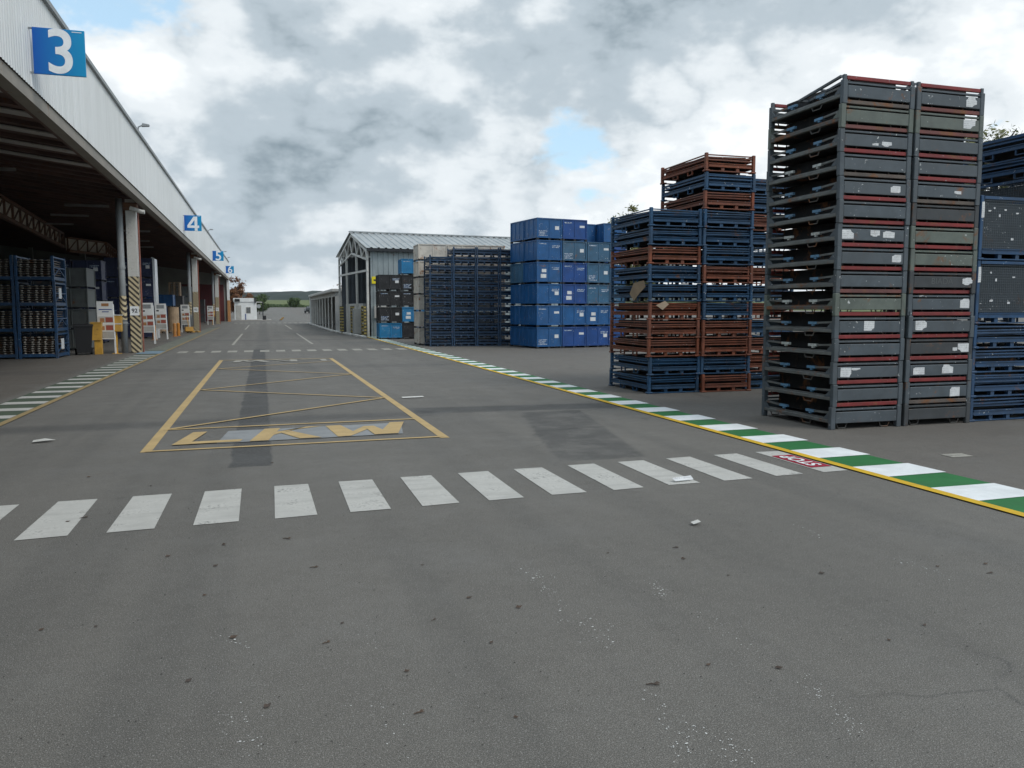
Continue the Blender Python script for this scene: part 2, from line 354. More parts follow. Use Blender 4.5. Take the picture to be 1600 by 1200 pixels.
# ------------------------------------------------------------------ mesh helpers
class MB:
    def __init__(s): s.v = []; s.f = []
    def box(s, x0, x1, y0, y1, z0, z1, mtx=None):
        n = len(s.v); P = [(x0, y0, z0), (x1, y0, z0), (x1, y1, z0), (x0, y1, z0), (x0, y0, z1), (x1, y0, z1), (x1, y1, z1), (x0, y1, z1)]
        if mtx: P = [tuple(mtx @ Vector(p)) for p in P]
        s.v += P
        s.f += [(n, n + 3, n + 2, n + 1), (n + 4, n + 5, n + 6, n + 7), (n, n + 1, n + 5, n + 4), (n + 1, n + 2, n + 6, n + 5), (n + 2, n + 3, n + 7, n + 6), (n + 3, n, n + 4, n + 7)]
        return s
    def cbox(s, x0, x1, y0, y1, z0, z1, b=.006):
        bm = bmesh.new(); bmesh.ops.create_cube(bm, size=1)
        for v in bm.verts: v.co = ((x0 + x1) / 2 + v.co.x * (x1 - x0), (y0 + y1) / 2 + v.co.y * (y1 - y0), (z0 + z1) / 2 + v.co.z * (z1 - z0))
        bmesh.ops.bevel(bm, geom=bm.edges[:], offset=b, segments=1, affect='EDGES')
        n = len(s.v); bm.verts.index_update(); s.v += [tuple(v.co) for v in bm.verts]; s.f += [tuple(n + v.index for v in f.verts) for f in bm.faces]; bm.free(); return s
    def bar(s, p, q, w, h, up=(0, 0, 1)):
        p, q = Vector(p), Vector(q); d = (q - p); L = d.length; d.normalize(); u = Vector(up)
        if abs(d.dot(u)) > .98: u = Vector((0, 1, 0))
        a = d.cross(u).normalized(); b = a.cross(d).normalized(); n = len(s.v)
        for e in (p, q):
            for (i, j) in ((-1, -1), (1, -1), (1, 1), (-1, 1)): s.v.append(tuple(e + a * i * w / 2 + b * j * h / 2))
        s.f += [(n + 3, n + 2, n + 1, n), (n + 4, n + 5, n + 6, n + 7)] + [(n + i, n + (i + 1) % 4, n + 4 + (i + 1) % 4, n + 4 + i) for i in range(4)]
        return s
    def tube(s, pts, r, k=6, cap=True):
        pts = [Vector(p) for p in pts]; n0 = len(s.v)
        rr = r if isinstance(r, (list, tuple)) else [r] * len(pts)
        for i, p in enumerate(pts):
            d = (pts[min(i + 1, len(pts) - 1)] - pts[max(i - 1, 0)]).normalized(); u = Vector((0, 0, 1))
            if abs(d.dot(u)) > .95: u = Vector((0, 1, 0))
            a = d.cross(u).normalized(); b = a.cross(d).normalized()
            for j in range(k): t = 2 * math.pi * j / k; s.v.append(tuple(p + (a * math.cos(t) + b * math.sin(t)) * rr[i]))
        for i in range(len(pts) - 1):
            for j in range(k): s.f.append((n0 + i * k + j, n0 + i * k + (j + 1) % k, n0 + (i + 1) * k + (j + 1) % k, n0 + (i + 1) * k + j))
        if cap: s.f += [tuple(n0 + j for j in range(k))[::-1], tuple(n0 + (len(pts) - 1) * k + j for j in range(k))]
        return s
    def prism(s, poly, axis, a, b):
        """poly 2D extruded along axis 'x','y','z' from a to b"""
        n = len(s.v); k = len(poly)
        for t in (a, b):
            for (u, w) in poly: s.v.append({'x': (t, u, w), 'y': (u, t, w), 'z': (u, w, t)}[axis])
        s.f += [tuple(range(n + k - 1, n - 1, -1)), tuple(range(n + k, n + 2 * k))] + [(n + i, n + (i + 1) % k, n + k + (i + 1) % k, n + k + i) for i in range(k)]
        return s
    def sheet(s, pts):
        n = len(s.v); s.v += pts; s.f.append(tuple(range(n, n + len(pts)))); return s
    def mesh(s, name, m, smooth=False):
        me = bpy.data.meshes.new(name); me.from_pydata(s.v, [], s.f)
        bm = bmesh.new(); bm.from_mesh(me); bmesh.ops.recalc_face_normals(bm, faces=bm.faces[:]); bm.to_mesh(me); bm.free()
        if m is not None: me.materials.append(MATS[m] if isinstance(m, str) else m)
        if smooth:
            for p in me.polygons: p.use_smooth = True
        return me
def link(name, me, parent=None, loc=(0, 0, 0), rot=(0, 0, 0), scl=None):
    o = bpy.data.objects.new(name, me); COL.objects.link(o); o.location = loc; o.rotation_euler = rot
    if scl: o.scale = scl
    if parent: o.parent = parent
    return o
def tag(o, label, cat=None, group=None, kind=None):
    o['label'] = label
    if cat: o['category'] = cat
    if group: o['group'] = group
    if kind: o['kind'] = kind
    return o
def thing(name, label, cat, loc=(0, 0, 0), rz=0, group=None):
    return tag(link(name, None, None, loc, (0, 0, rz)), label, cat, group)
def part(name, mb, m, parent, loc=(0, 0, 0), rot=(0, 0, 0), smooth=False):
    return link(name, mb.mesh(name, m, smooth), parent, loc, rot)
def struct(name, mb, m, label=None, kind='structure'):
    o = link(name, mb.mesh(name, m)); o['kind'] = kind
    if label: o['label'] = label
    return o
CACHE = {}
def shape(key, fn, m):
    """one mesh per shape and material, shared by all copies"""
    k = (key, m)
    if k not in CACHE: CACHE[k] = fn().mesh(str(key), m)
    return CACHE[k]
ORD = ['zeroth', 'first', 'second', 'third', 'fourth', 'fifth', 'sixth', 'seventh', 'eighth', 'ninth', 'tenth', 'eleventh', 'twelfth', 'thirteenth', 'fourteenth', 'fifteenth']
def nth(i, n):
    return 'bottom' if i == 0 else 'topmost' if i == n - 1 else ORD[i + 1]
def text_mesh(txt, size, offset, m, name, depth=.0):
    cu = bpy.data.curves.new(name, 'FONT'); cu.body = txt; cu.size = size; cu.offset = offset; cu.extrude = depth; cu.align_x = 'CENTER'; cu.align_y = 'CENTER'
    ob = bpy.data.objects.new(name, cu); COL.objects.link(ob)
    dg = bpy.context.evaluated_depsgraph_get(); me = bpy.data.meshes.new_from_object(ob.evaluated_get(dg)); me.name = name
    bpy.data.objects.remove(ob); me.materials.clear(); me.materials.append(MATS[m]); return me

# ------------------------------------------------------------------ ground
def gz(y): return 0.0 if y < 115 else 2.0 * ((y - 115) / 185.0) ** 1.15 if y < 300 else 2.0 + (y - 300) * .0146
def ground():
    mb = MB(); xs = [-70, -30, -12, -5, 0, 6, 15, 40, 90, 160]; ys = [-30, -5, 0, 10, 30, 60, 90, 115] + [115 + 18.5 * i for i in range(1, 11)]
    for y in ys:
        for x in xs: mb.v.append((x, y, gz(y)))
    for j in range(len(ys) - 1):
        for i in range(len(xs) - 1): a = j * len(xs) + i; mb.f.append((a, a + 1, a + 1 + len(xs), a + len(xs)))
    return struct('asphalt_yard', mb, 'asphalt', 'worn grey asphalt yard with darker repair strips')
YARD = ground()
def field():
    mb = MB(); ys = [300, 340, 420, 600, 900, 1500, 3000]; xs = [-2500, -1200, -500, -200, -70, 0, 60, 160, 400, 1200, 2600]
    for y in ys:
        for x in xs: mb.v.append((x, y, 1.9 + (y - 300) * (.0146 if y <= 900 else .008)))
    for j in range(len(ys) - 1):
        for i in range(len(xs) - 1): a = j * len(xs) + i; mb.f.append((a, a + 1, a + 1 + len(xs), a + len(xs)))
    n = len(mb.v)
    mb.sheet([(-2500, -400, -.35), (2600, -400, -.35), (2600, 115, -.35), (-2500, 115, -.35)]); mb.sheet([(-2500, 115, -.35), (2600, 115, -.35), (2600, 300, 1.7), (-2500, 300, 1.7)])
    struct('field', mb, 'field', 'green and yellow field beyond the far edge of the yard')
field()
def hills():
    mb = MB(); nx, ny = 260, 8
    for j in range(ny):
        for i in range(nx):
            x = -1500 + 3000 * i / (nx - 1); u = j / (ny - 1); y = 900 + 260 * u
            h = 22.5 + 1.6 * math.sin(x * .0035 + .9) + 1.6 * math.sin(x * .013) + random.uniform(-.7, .9)
            z = 8 + (h - 8) * math.sin(u * math.pi / 2) ** .8
            mb.v.append((x, y + random.uniform(-6, 6), z + random.uniform(-.5, .5)))
    for j in range(ny - 1):
        for i in range(nx - 1): a = j * nx + i; mb.f.append((a, a + 1, a + 1 + nx, a + nx))
    struct('hill', mb, 'hill', 'long dark wooded hill on the horizon')
hills()

# ------------------------------------------------------------------ painted markings
ZM = .004
def flat(name, poly, m, parent, z=ZM):
    mb = MB(); mb.sheet([(x, y, z) for x, y in poly]); return part(name, mb, m, parent)
def stroke(name, p, q, w, m, parent, z=ZM):
    p, q = Vector(p), Vector(q); d = (q - p).normalized(); a = Vector((-d.y, d.x)) * w / 2
    return flat(name, [tuple(p - a), tuple(q - a), tuple(q + a), tuple(p + a)], m, parent, z)
cw = thing('pedestrian_crossing', 'white striped pedestrian crossing nearest the camera, across the road', 'crossing')
for k in range(-2, 12):
    x = -1.68 + .5745 * k
    if k == 11: x += .02
    y = 6.23 + .041 * (x + .6); j = lambda: random.uniform(-.008, .008)
    flat('stripe', [(x + j(), y + j()), (x + .315 + j(), y + .012 + j()), (x + .315 + j(), y + 1.165 + j()), (x + .012 + j(), y + 1.155 + j())], 'pwhite', cw)
# last stripe runs under the yellow line and carries the stop mark
flat('stripe', [(5.21, 6.47), (5.50, 6.48), (5.50, 7.6), (5.21, 7.62)], 'pwhite', cw)
cw2 = thing('pedestrian_crossing', 'far faded row of white crossing stripes between canopy column and walkway', 'crossing')
for k in range(15):
    x = -3.0 + .575 * k; flat('stripe', [(x, 31.0), (x + .33, 31.0), (x + .33, 32.2), (x, 32.2)], 'pwhite_far', cw2)
cw3 = thing('pedestrian_crossing', 'most distant faint white crossing stripes near the white cabin', 'crossing')
for k in range(14):
    x = -3.0 + .575 * k; flat('stripe', [(x, 92), (x + .33, 92), (x + .33, 94), (x, 94)], 'pwhite_far', cw3)
st = thing('stop_marking', 'small red painted stop mark beside the yellow line on the crossing', 'road marking', (5.355, 7.02, 0), 0)
mb = MB(); mb.sheet([(-.125, -.33, .008), (.125, -.33, .008), (.125, .33, .008), (-.125, .33, .008)]); part('red_field', mb, 'pred', st)
sm = text_mesh('STOP', .22, .006, 'pfresh', 'stop_lettering'); o = link('lettering', sm, st, (0, 0, .012), (0, 0, R(90)), (1.02, .98, 1))
wk = thing('painted_walkway', 'fresh green and white walkway with yellow edge line, beside the stacked crates', 'walkway')
flat('green_strip', [(5.62, 2.0), (6.42, 2.0), (6.36, 5.3), (6.24, 8.0), (6.15, 11), (6.12, 46), (5.62, 46)], 'pgreen', wk)
flat('yellow_line', [(5.53, 2.0), (5.635, 2.0), (5.635, 46), (5.53, 46)], 'pyellow', wk, .012)
for k in range(-4, 40):
    y = 6.1 + 1.0 * k; w = 6.37 - .028 * max(0, min(y - 5.3, 9)); j = random.uniform(-.012, .012)
    flat('white_stripe', [(5.637, y + j), (w, y + j + .01), (w - .012, y + .49 + j), (5.637, y + .485 - j)], 'pfresh', wk, .008)
wl = thing('painted_walkway', 'old worn white barred walkway with faded yellow edge along the canopy', 'walkway')
flat('green_strip', [(-4.25, 3), (-3.55, 3), (-3.55, 72), (-4.25, 72)], 'pgreen_old', wl)
flat('yellow_line', [(-3.545, 3), (-3.44, 3), (-3.44, 72), (-3.545, 72)], 'pyellow_worn', wl, .012)
for k in range(-8, 18):
    y = 13.2 + .96 * k; flat('white_stripe', [(-4.22, y), (-3.56, y), (-3.56, y + .37), (-4.22, y + .37)], 'pwhite', wl, .008)
for k in range(20, 60):
    y = 13.2 + .96 * k; flat('white_stripe', [(-4.22, y), (-3.56, y), (-3.56, y + .37), (-4.22, y + .37)], 'pwhite_far', wl, .008)
flat('blue_patch', [(-4.3, 30.6), (-3.5, 30.6), (-3.5, 32.6), (-4.3, 32.6)], 'pblue', wl, .014)
def lorry_bay(y0, y1, m, label, zig=True):
    t = thing('lorry_bay_marking', label, 'road marking')
    xl, xr = -1.29, 2.12
    stroke('side_line', (xl, y0), (xl + .03, y1), .115, m, t); stroke('side_line', (xr, y0), (xr - .06, y1), .115, m, t)
    stroke('end_line', (xl, y0 + .04), (xr, y0 + .1), .075, m, t, .008)
    stroke('end_line', (xl, y1 - .1), (xr, y1 - .1), .1, m, t, .008)
    stroke('end_line', (xl, y0 + 1.72), (xr - .05, y0 + 1.80), .075, m, t, .008)
    if zig:
        z = [(-1.22, y0 + 1.74), (2.05, y0 + 4.66), (-1.2, y0 + 7.1), (2.03, y0 + 10.1), (-1.17, y0 + 12.9), (2.0, y0 + 15.2)]
        for a, b in zip(z, z[1:]): stroke('zigzag_line', a, b, .07, m, t, .012)
    return t
b1 = lorry_bay(9.62, 26.35, 'pyellow_old', 'yellow lorry bay box with zigzag and painted letters LKW, nearest bay')
b2 = lorry_bay(37.2, 53.5, 'pwhite_far', 'faded lorry bay box in mid road beyond the second crossing', False)
b3 = lorry_bay(64, 81, 'pwhite_far', 'most distant faded lorry bay box in mid road', False)
def sk(poly): return [(x + .16 * (y - 10.05), y + .045 * x) for x, y in poly]
flat('grey_block', sk([(-.56, 10.02), (.0, 10.02), (.0, 11.0), (-.62, 11.0)]), 'pgrey', b1, .008)
flat('grey_block', sk([(.0, 10.02), (1.68, 10.02), (1.66, 11.02), (.0, 11.0)]), 'pgrey', b1, .008)
Lq = [[(-1.06, 10.05), (-.88, 10.05), (-.88, 11.02), (-1.05, 11.02)], [(-.88, 10.05), (-.30, 10.05), (-.30, 10.22), (-.88, 10.22)]]
Kq = [[(-.19, 10.03), (.03, 10.03), (.03, 11.02), (-.17, 11.02)], [(.03, 10.44), (.36, 11.02), (.58, 11.02), (.03, 10.70)], [(.10, 10.58), (.40, 10.03), (.66, 10.03), (.22, 10.68)]]
Wq = [[(.62, 11.02), (.82, 11.02), (1.06, 10.3), (.92, 10.03), (.86, 10.03)], [(.92, 10.03), (1.02, 10.03), (1.28, 10.72), (1.14, 10.8)], [(1.14, 10.8), (1.28, 10.8), (1.46, 10.26), (1.36, 10.03), (1.32, 10.03)], [(1.36, 10.03), (1.62, 10.03), (1.70, 11.04), (1.5, 11.04)]]
for ch, q in (('L', Lq), ('K', Kq), ('W', Wq)):
    mb = MB()
    for i, poly in enumerate(q): mb.sheet([(x, y, .012 + .0012 * i) for x, y in sk(poly)])
    part('painted_letter', mb, 'pyellow_old', b1)['label'] = 'yellow painted letter ' + ch
for ch, q in (('L', Lq), ('K', Kq), ('W', Wq)):
    mb = MB()
    for i, poly in enumerate(q): mb.sheet([(.8 - x, 36.0 - y, .012 + .0012 * i) for x, y in poly])
    part('painted_letter', mb, 'pwhite_far', b1)['label'] = 'faint far painted letter ' + ch
ms = thing('yard_marking', 'short pale worn dash on the yard right of the grey stack', 'road marking'); flat('dash', [(7.05, 6.72), (7.33, 6.70), (7.35, 6.88), (7.07, 6.90)], 'pwhite_far', ms)

# ------------------------------------------------------------------ canopy hall on the left
HX = -3.9; HY0, HY1 = -6.0, 108.0
def ftop(y): return 7.55 - .0017 * (y - 14)
def fbot(y): return 5.63 - .0022 * (y - 14)
hall = thing('loading_hall', 'long open loading hall with white corrugated fascia above numbered bays', 'building')
mb = MB(); y = HY0; i = 0; prof = [(0, 0), (.06, 0), (.075, -.013), (.135, -.013), (.15, 0)]
pts = []
while y < HY1:
    for dy, dx in prof[:-1]: pts.append((y + dy, HX + dx))
    y += .15
for yy, xx in pts: mb.v += [(xx, yy, fbot(yy)), (xx, yy, ftop(yy))]
for k in range(len(pts) - 1): mb.f.append((2 * k, 2 * k + 2, 2 * k + 3, 2 * k + 1))
fas = part('fascia', mb, 'fascia', hall)
mb = MB(); mb.bar((HX - .02, HY0, ftop(HY0) + .05), (HX - .02, HY1, ftop(HY1) + .05), .17, .1); part('ridge_capping', mb, 'pipe', hall)
mb = MB(); mb.bar((HX - .16, HY0, fbot(HY0) - .12), (HX - .16, HY1, fbot(HY1) - .12), .24, .24); part('soffit', mb, 'soffit', hall)
mb = MB(); mb.bar((HX - .50, HY0, fbot(HY0) + .06), (HX - .50, HY1, fbot(HY1) + .06), .2, .16); part('edge_beam', mb, 'roofsteel', hall)
# roof: rises inward from the edge
RS = .13
def rz(x): return 5.62 + RS * (HX - x)
mb = MB(); x1 = -34
for a, b in ((0, 1),):
    mb.prism([(HX - .05, rz(HX) + .12), (x1, rz(x1) + .12), (x1, rz(x1) + .32), (HX - .05, ftop(60) - .06)], 'y', HY0, HY1)
part('roof_deck', mb, 'roofsteel', hall)
k = 0; y = -4.0
while y < 106:
    mb = MB(); xa = HX - .62
    if k % 2 == 0 and y < 27: mb.bar((xa, y, rz(xa) + .07), (x1, y, rz(x1) + .07), .5, .03)
    else: mb.bar((xa, y, rz(xa) + .06), (x1, y, rz(x1) + .06), .12, .1)
    part('light_panel' if k % 2 == 0 and y < 27 else 'rafter', mb, 'rafter' if k % 2 == 0 and y < 27 else 'roofsteel', hall); y += 1.1; k += 1
for (x, y) in ((-7.5, 27), (-9, 30), (-6.2, 34), (-11, 33), (-8, 40), (-6, 44), (-10, 47), (-7, 52), (-7.5, 58)):
    mb = MB(); mb.box(x - .75, x + .75, y - .06, y + .06, rz(x) - .5, rz(x) - .42); part('strip_light', mb, 'chrome', hall)
mb = MB(); mb.box(-34.2, -34, HY0, HY1, 0, rz(-34) + .2); part('back_wall', mb, 'hallwall', hall)
mb = MB(); mb.prism([(-34, 0), (HX - .33, 0), (HX - .33, rz(HX) + .14), (-34, rz(-34) + .14)], 'y', HY1 - .02, HY1 + .18); part('end_wall', mb, 'hallwall', hall)
mb = MB(); mb.prism([(-34, 0), (HX - .9, 0), (HX - .9, rz(HX) + .14), (-34, rz(-34) + .14)], 'y', HY0 - .2, HY0); part('end_wall', mb, 'hallwall', hall)
mb = MB(); mb.box(HX - .32, HX - .02, HY1 - .35, HY1 + .2, 0, 7.3); part('corner_post', mb, 'white', hall)
mb = MB(); mb.box(-9.5, HX - .7, 107.6, 107.95, 0, 4.6); part('dark_red_door', mb, 'darkred', hall)
for yc in (4, 32, 60, 88):
    top = fbot(yc) - .1
    c = part('column', MB().cbox(-.17, .17, -.17, .17, 0, top, .01), 'hazard', hall, (-4.42, yc, 0))
    part('column_head', MB().cbox(-.22, .22, -.19, .19, top - .4, top - .12), 'rustbeam', c)
    part('number_plate', MB().box(-.15, .15, -.19, -.178, 1.35, 1.68), 'signwhite', c)
    me = text_mesh('92', .2, .004, 'ink', 'plate_number'); link('plate_number', me, c, (0, -.194, 1.515), (R(90), 0, 0))
    part('red_drainpipe', MB().tube([(.235, -.1, 0), (.235, -.1, top - .35), (.1, -.12, top - .1)], .03, 8), 'redpipe', c)
    part('elbow_pipe', MB().tube([(.0, -.25, top - .32), (.38, -.25, top - .44), (.48, -.25, top - .45)], .075, 8), 'offwhite', c)
    p = part('downpipe', MB().tube([(0, 0, 0), (0, 0, top)], .115, 12), 'pipe', hall, (-4.78, yc - .25, 0), smooth=True)
    part('pipe_collar', MB().tube([(0, 0, 1.05), (0, 0, 1.12)], .135, 12), 'pipe', p); part('pipe_collar', MB().tube([(0, 0, 3.0), (0, 0, 3.07)], .135, 12), 'pipe', p)
    part('hazard_band', MB().tube([(0, 0, 1.2), (0, 0, 2.05)], .119, 12), 'hazard', p)
for x in (-14.0, -24):
    for yc in (18, 46, 74, 100):
        part('inner_column', MB().cbox(-.2, .2, -.2, .2, 0, rz(x)), 'hallwall', hall, (x, yc, 0))
def truss(a, b, h, n):
    a, b = Vector(a), Vector(b); t = MB(); up = Vector((0, 0, 1)); d = (b - a).normalized(); sdv = Vector((-d.y, d.x, 0)) * .06
    t.bar(a, b, .14, .1); t.bar(a - up * h, b - up * h, .2, .14)
    for i in range(n + 1):
        p = a.lerp(b, i / n); t.bar(p, p - up * h, .08, .08)
        if i < n: q = a.lerp(b, (i + 1) / n); t.bar(p - up * h, q, .05, .05)
    part('lattice_girder', t, 'rustbeam', hall)
    s = MB(); nrm = Vector((-d.y, d.x, 0)); nrm = nrm if nrm.x < 0 else -nrm; o_ = nrm * .14
    s.bar(a + o_ - up * h / 2, b + o_ - up * h / 2, .02, h * .96); part('girder_sheet', s, 'trusspanel', hall)
truss((-9.2, 30.5, 6.0), (-11.13, 53.6, 6.0), .78, 14); truss((-11.37, 55.9, 5.95), (-9.82, 59.4, 5.95), .8, 4); truss((-9.8, 59.5, 5.95), (-11.3, 76.0, 5.95), .8, 10)
# numbered flag signs standing out from the fascia
for num, yy in (('3', 16.95), ('4', 46.5), ('5', 72.0), ('6', 97.5)):
    zt = {'3': 6.68, '4': 6.55, '5': 6.4, '6': 6.42}[num]; w, h = .86, .82
    s = thing('bay_sign', {'3': 'nearest and largest blue flag sign, reading 3, on the white fascia', '4': 'blue flag sign reading 4 on fascia between first and second column', '5': 'blue flag sign reading 5, third along the fascia from the camera', '6': 'furthest and smallest blue flag sign, reading 6, at fascia end'}[num], 'sign', (HX + .05, yy, zt - h), R(-1.5))
    part('panel', MB().cbox(0, w, -.02, .02, 0, h, .004), 'sign', s)
    me = text_mesh(num, 1.1, .014, 'signwhite', 'number')
    if num == '4':
        q4 = MB(); q4.prism([(.06, -.37), (.21, -.37), (.21, .38), (.06, .38)], 'z', 0, .001); q4.prism([(-.32, -.22), (.30, -.22), (.30, -.09), (-.32, -.09)], 'z', .001, .002)
        q4.prism([(-.32, -.09), (-.16, -.09), (.10, .25), (.06, .38), (.02, .38)], 'z', .002, .003); me = q4.mesh('number', 'signwhite')
    link('number', me, s, (w * .53, -.024, h * .46), (R(90), 0, 0), (.95, 1.0, 1))
    part('print_line', MB().box(w * .76, w * .95, -.024, -.0215, h * .945, h * .96), 'signwhite', s)
    for z in (.02, h - .02): part('bracket', MB().bar((-.13, 0, z), (.02, 0, z), .03, .03), 'pipe', s)
for yy in (30.6, 68, 93, 103):
    s = thing('flood_lamp', {30.6: 'nearest flood lamp on the fascia top, past the first sign', 68: 'second flood lamp along the fascia top, before the third sign', 93: 'third flood lamp along the fascia top, before the last sign', 103: 'furthest flood lamp on the fascia top, near the hall end'}[yy], 'lamp', (HX, yy, ftop(yy) + .08))
    part('arm', MB().tube([(-.02, 0, -.1), (.02, 0, .18), (.18, 0, .26)], .025, 6), 'pipe', s)
    part('head', MB().prism([(.12, .2), (.36, .22), (.37, .27), (.16, .30)], 'y', -.09, .09), 'pipe', s)

# ------------------------------------------------------------------ grey folding crates
GW, GD, GP = 1.14, 1.56, .300
hw, hd = GW / 2, GD / 2
def g_post(sx, sy):
    def f():
        x0 = sx * hw; y0 = sy * hd; m = MB()
        m.cbox(min(x0, x0 - sx * .075), max(x0, x0 - sx * .075), min(y0, y0 - sy * .06), max(y0, y0 - sy * .06), 0, GP - .002, .007)
        m.box(min(x0 - sx * .02, x0 - sx * .06), max(x0 - sx * .02, x0 - sx * .06), min(y0 - sy * .012, y0 - sy * .05), max(y0 - sy * .012, y0 - sy * .05), GP - .004, GP + .062)
        xa, xb = sorted((x0 - sx * .004, x0 - sx * .03)); ys = y0 - sy * .06   # gusset on the side
        m.prism([(ys, .135), (ys, .215), (ys - sy * .02, .215), (ys - sy * .115, .135)], 'x', xa, xb); return m
    return f
def g_panel(sy):
    def f():
        y0 = sy * hd; m = MB(); a, b = sorted((y0 - sy * .004, y0 - sy * .03)); m.cbox(-hw + .076, hw - .076, a, b, .082, .232, .006); return m
    return f
def g_rail(sy):
    def f():
        y0 = sy * hd; m = MB(); a, b = sorted((y0 - sy * .012, y0 - sy * .045)); m.cbox(-hw + .076, hw - .076, a, b, .252, .278, .004); return m
    return f
def g_bar(sy):
    def f():
        y0 = sy * hd; m = MB(); a, b = sorted((y0 - sy * .014, y0 - sy * .05)); m.cbox(-hw + .07, hw - .07, a, b, .304, .352, .005); return m
    return f
def g_side(sx):
    def f():
        m = MB(); x0 = sx * hw; a, b = sorted((x0 - sx * .002, x0 - sx * .05)); m.cbox(a, b, -hd + .061, hd - .061, .085, .133, .006)
        a, b = sorted((x0 - sx * .035, x0 - sx * .07)); m.box(a, b, -hd + .061, hd - .061, .135, .150); return m
    return f
def g_handle(sx):
    return lambda: MB().tube([(sx * (hw - .02), -.36, .09), (sx * (hw - .02), -.33, .035), (sx * (hw - .02), -.18, .035), (sx * (hw - .02), -.15, .09)], .0085, 5)
def g_hoop(x, sy):
    return lambda: MB().tube([(x - .09, sy * (hd - .05), .09), (x - .055, sy * (hd - .05), .012), (x + .055, sy * (hd - .05), .012), (x + .09, sy * (hd - .05), .09)], .0085, 5)
def g_deck(): return MB().box(-hw + .05, hw - .05, -hd + .05, hd - .05, .10, .118)
def g_dark_fill(): return MB().box(-hw + .24, hw - .24, -hd + .09, hd - .09, .15, .345)  # folded walls as one dark block, filled out to stop light between layers
def g_arm(sx, sy):
    def f():
        x = sx * (hw - .05); m = MB(); m.bar((x, sy * (hd - .06), .222), (x, sy * (hd - .06 - .40), .205), .03, .026); return m
    return f
def g_clip(sx, sy):
    def f():
        x = sx * (hw - .05); y = sy * (hd - .40); m = MB(); a, b = sorted((y, y - sy * .17)); m.box(x - .02, x + .02, a, b, .188, .222); m.box(x - .015, x + .015, (a + b) / 2 - .02, (a + b) / 2 + .02, .165, .188); return m
    return f
def sticker(seed, w, h, plane_y, cx, cz):
    def f():
        r = random.Random(seed); pl = []; tear = r.randrange(4)
        for i, (u, v) in enumerate(((-1, -1), (1, -1), (1, 1), (-1, 1))):
            if i == tear or r.random() < .25:      # a torn corner
                a1, a2 = r.uniform(.2, .9), r.uniform(.2, .8); pu, pv = (u, v * (1 - a2)), (u * (1 - a1), v); mdp = (u * (1 - a1 * .6), v * (1 - a2 * .7))
                seq = {0: (pu, mdp, pv), 1: (pv, mdp, pu), 2: (pu, mdp, pv), 3: (pv, mdp, pu)}[i]
                pl += [(cx + q[0] * w / 2, cz + q[1] * h / 2) for q in seq]
            else: pl.append((cx + u * w / 2 * r.uniform(.94, 1.02), cz + v * h / 2 * r.uniform(.92, 1.02)))
        return MB().prism(pl, 'y', plane_y, plane_y + .003)
    return f
def grey_crate(loc, rz_, label, body, bar, clip, stick):
    t = thing('folding_crate', label, 'crate', loc, rz_, 'grey crates in the tall stack')
    for sx in (-1, 1):
        for sy in (-1, 1): link('post', shape(('post', sx, sy), g_post(sx, sy), body), t)
        link('side_rail', shape(('srail', sx), g_side(sx), 'grey_rust' if body != 'grey' else 'grey_rail'), t)
        link('handle', shape(('handle', sx), g_handle(sx), 'grey_rust'), t)
        for sy in (-1, 1):
            a = link('folding_arm', shape(('arm', sx, sy), g_arm(sx, sy), 'grey_rail'), t); link('clip', shape(('clip', sx, sy), g_clip(sx, sy), clip), a)
    for sy in (-1, 1):
        p = link('end_panel', shape(('panel', sy), g_panel(sy), body), t)
        if sy == -1:
            for (i, cx, cz, w, h) in stick: link('paper_label', shape(('stick', i), sticker(i, w, h, -hd + .0005, cx, cz), 'white_paper'), p)
        link('rail', shape(('rail', sy), g_rail(sy), body), t); link('locking_bar', shape(('bar', sy), g_bar(sy), bar), t)
        for x in (-.36, .33): link('hoop_foot', shape(('hoop', x, sy), g_hoop(x, sy), 'grey_rust'), t)
    link('deck', shape('deck', g_deck, 'inside'), t); link('folded_wall', shape('fold', g_dark_fill, 'inside'), t)  # folded_wall here is the dark filler block that keeps the interior black
    return t
# from the ground up: (body, bar)
LB = [('grey', 'red'), ('grey', 'red'), ('grey', 'red'), ('grey', 'red'), ('grey', 'red'), ('grey_olive', 'red_faded'), ('grey', 'red'), ('grey', 'red'), ('grey', 'red'), ('grey', 'red'), ('grey', 'bar_grey'), ('grey', 'red'), ('grey', 'red_faded'), ('grey_olive', 'bar_grey'), ('grey', 'red')]
RB = [('grey_dark', 'bar_grey'), ('grey', 'red'), ('grey', 'red'), ('grey_dark', 'red'), ('grey', 'red'), ('grey', 'red'), ('grey_dark', 'red'), ('grey_olive', 'red'), ('grey_olive', 'red'), ('grey_dark', 'bar_grey'), ('grey', 'red'), ('grey', 'red'), ('grey', 'red_faded'), ('grey_olive', 'red_faded'), ('grey', 'red')]
LS = {2: [(1, -.36, .16, .17, .13), (2, -.2, .2, .14, .03)], 4: [(3, -.02, .17, .17, .13)], 7: [(4, .38, .16, .15, .1)], 8: [(5, -.42, .16, .2, .12), (6, .02, .18, .15, .08), (7, .24, .17, .19, .09)], 10: [(8, .32, .16, .16, .09)], 12: [(9, -.02, .12, .1, .03), (10, .16, .13, .16, .06)], 14: []}
RSK = {1: [(11, .28, .15, .17, .13)], 2: [(12, -.35, .15, .19, .1), (13, .14, .17, .19, .12)], 3: [(14, .41, .16, .2, .12), (15, .26, .14, .08, .05)], 4: [(16, -.36, .17, .19, .13)], 5: [(17, .40, .17, .16, .13)], 6: [(18, .42, .17, .18, .1)], 10: [(19, .18, .16, .12, .04)], 14: [(20, .34, .17, .18, .14)], 13: [(21, .32, .17, .2, .12)]}
BARW = {'red': 'red', 'red_faded': 'faded red', 'bar_grey': 'brownish'}
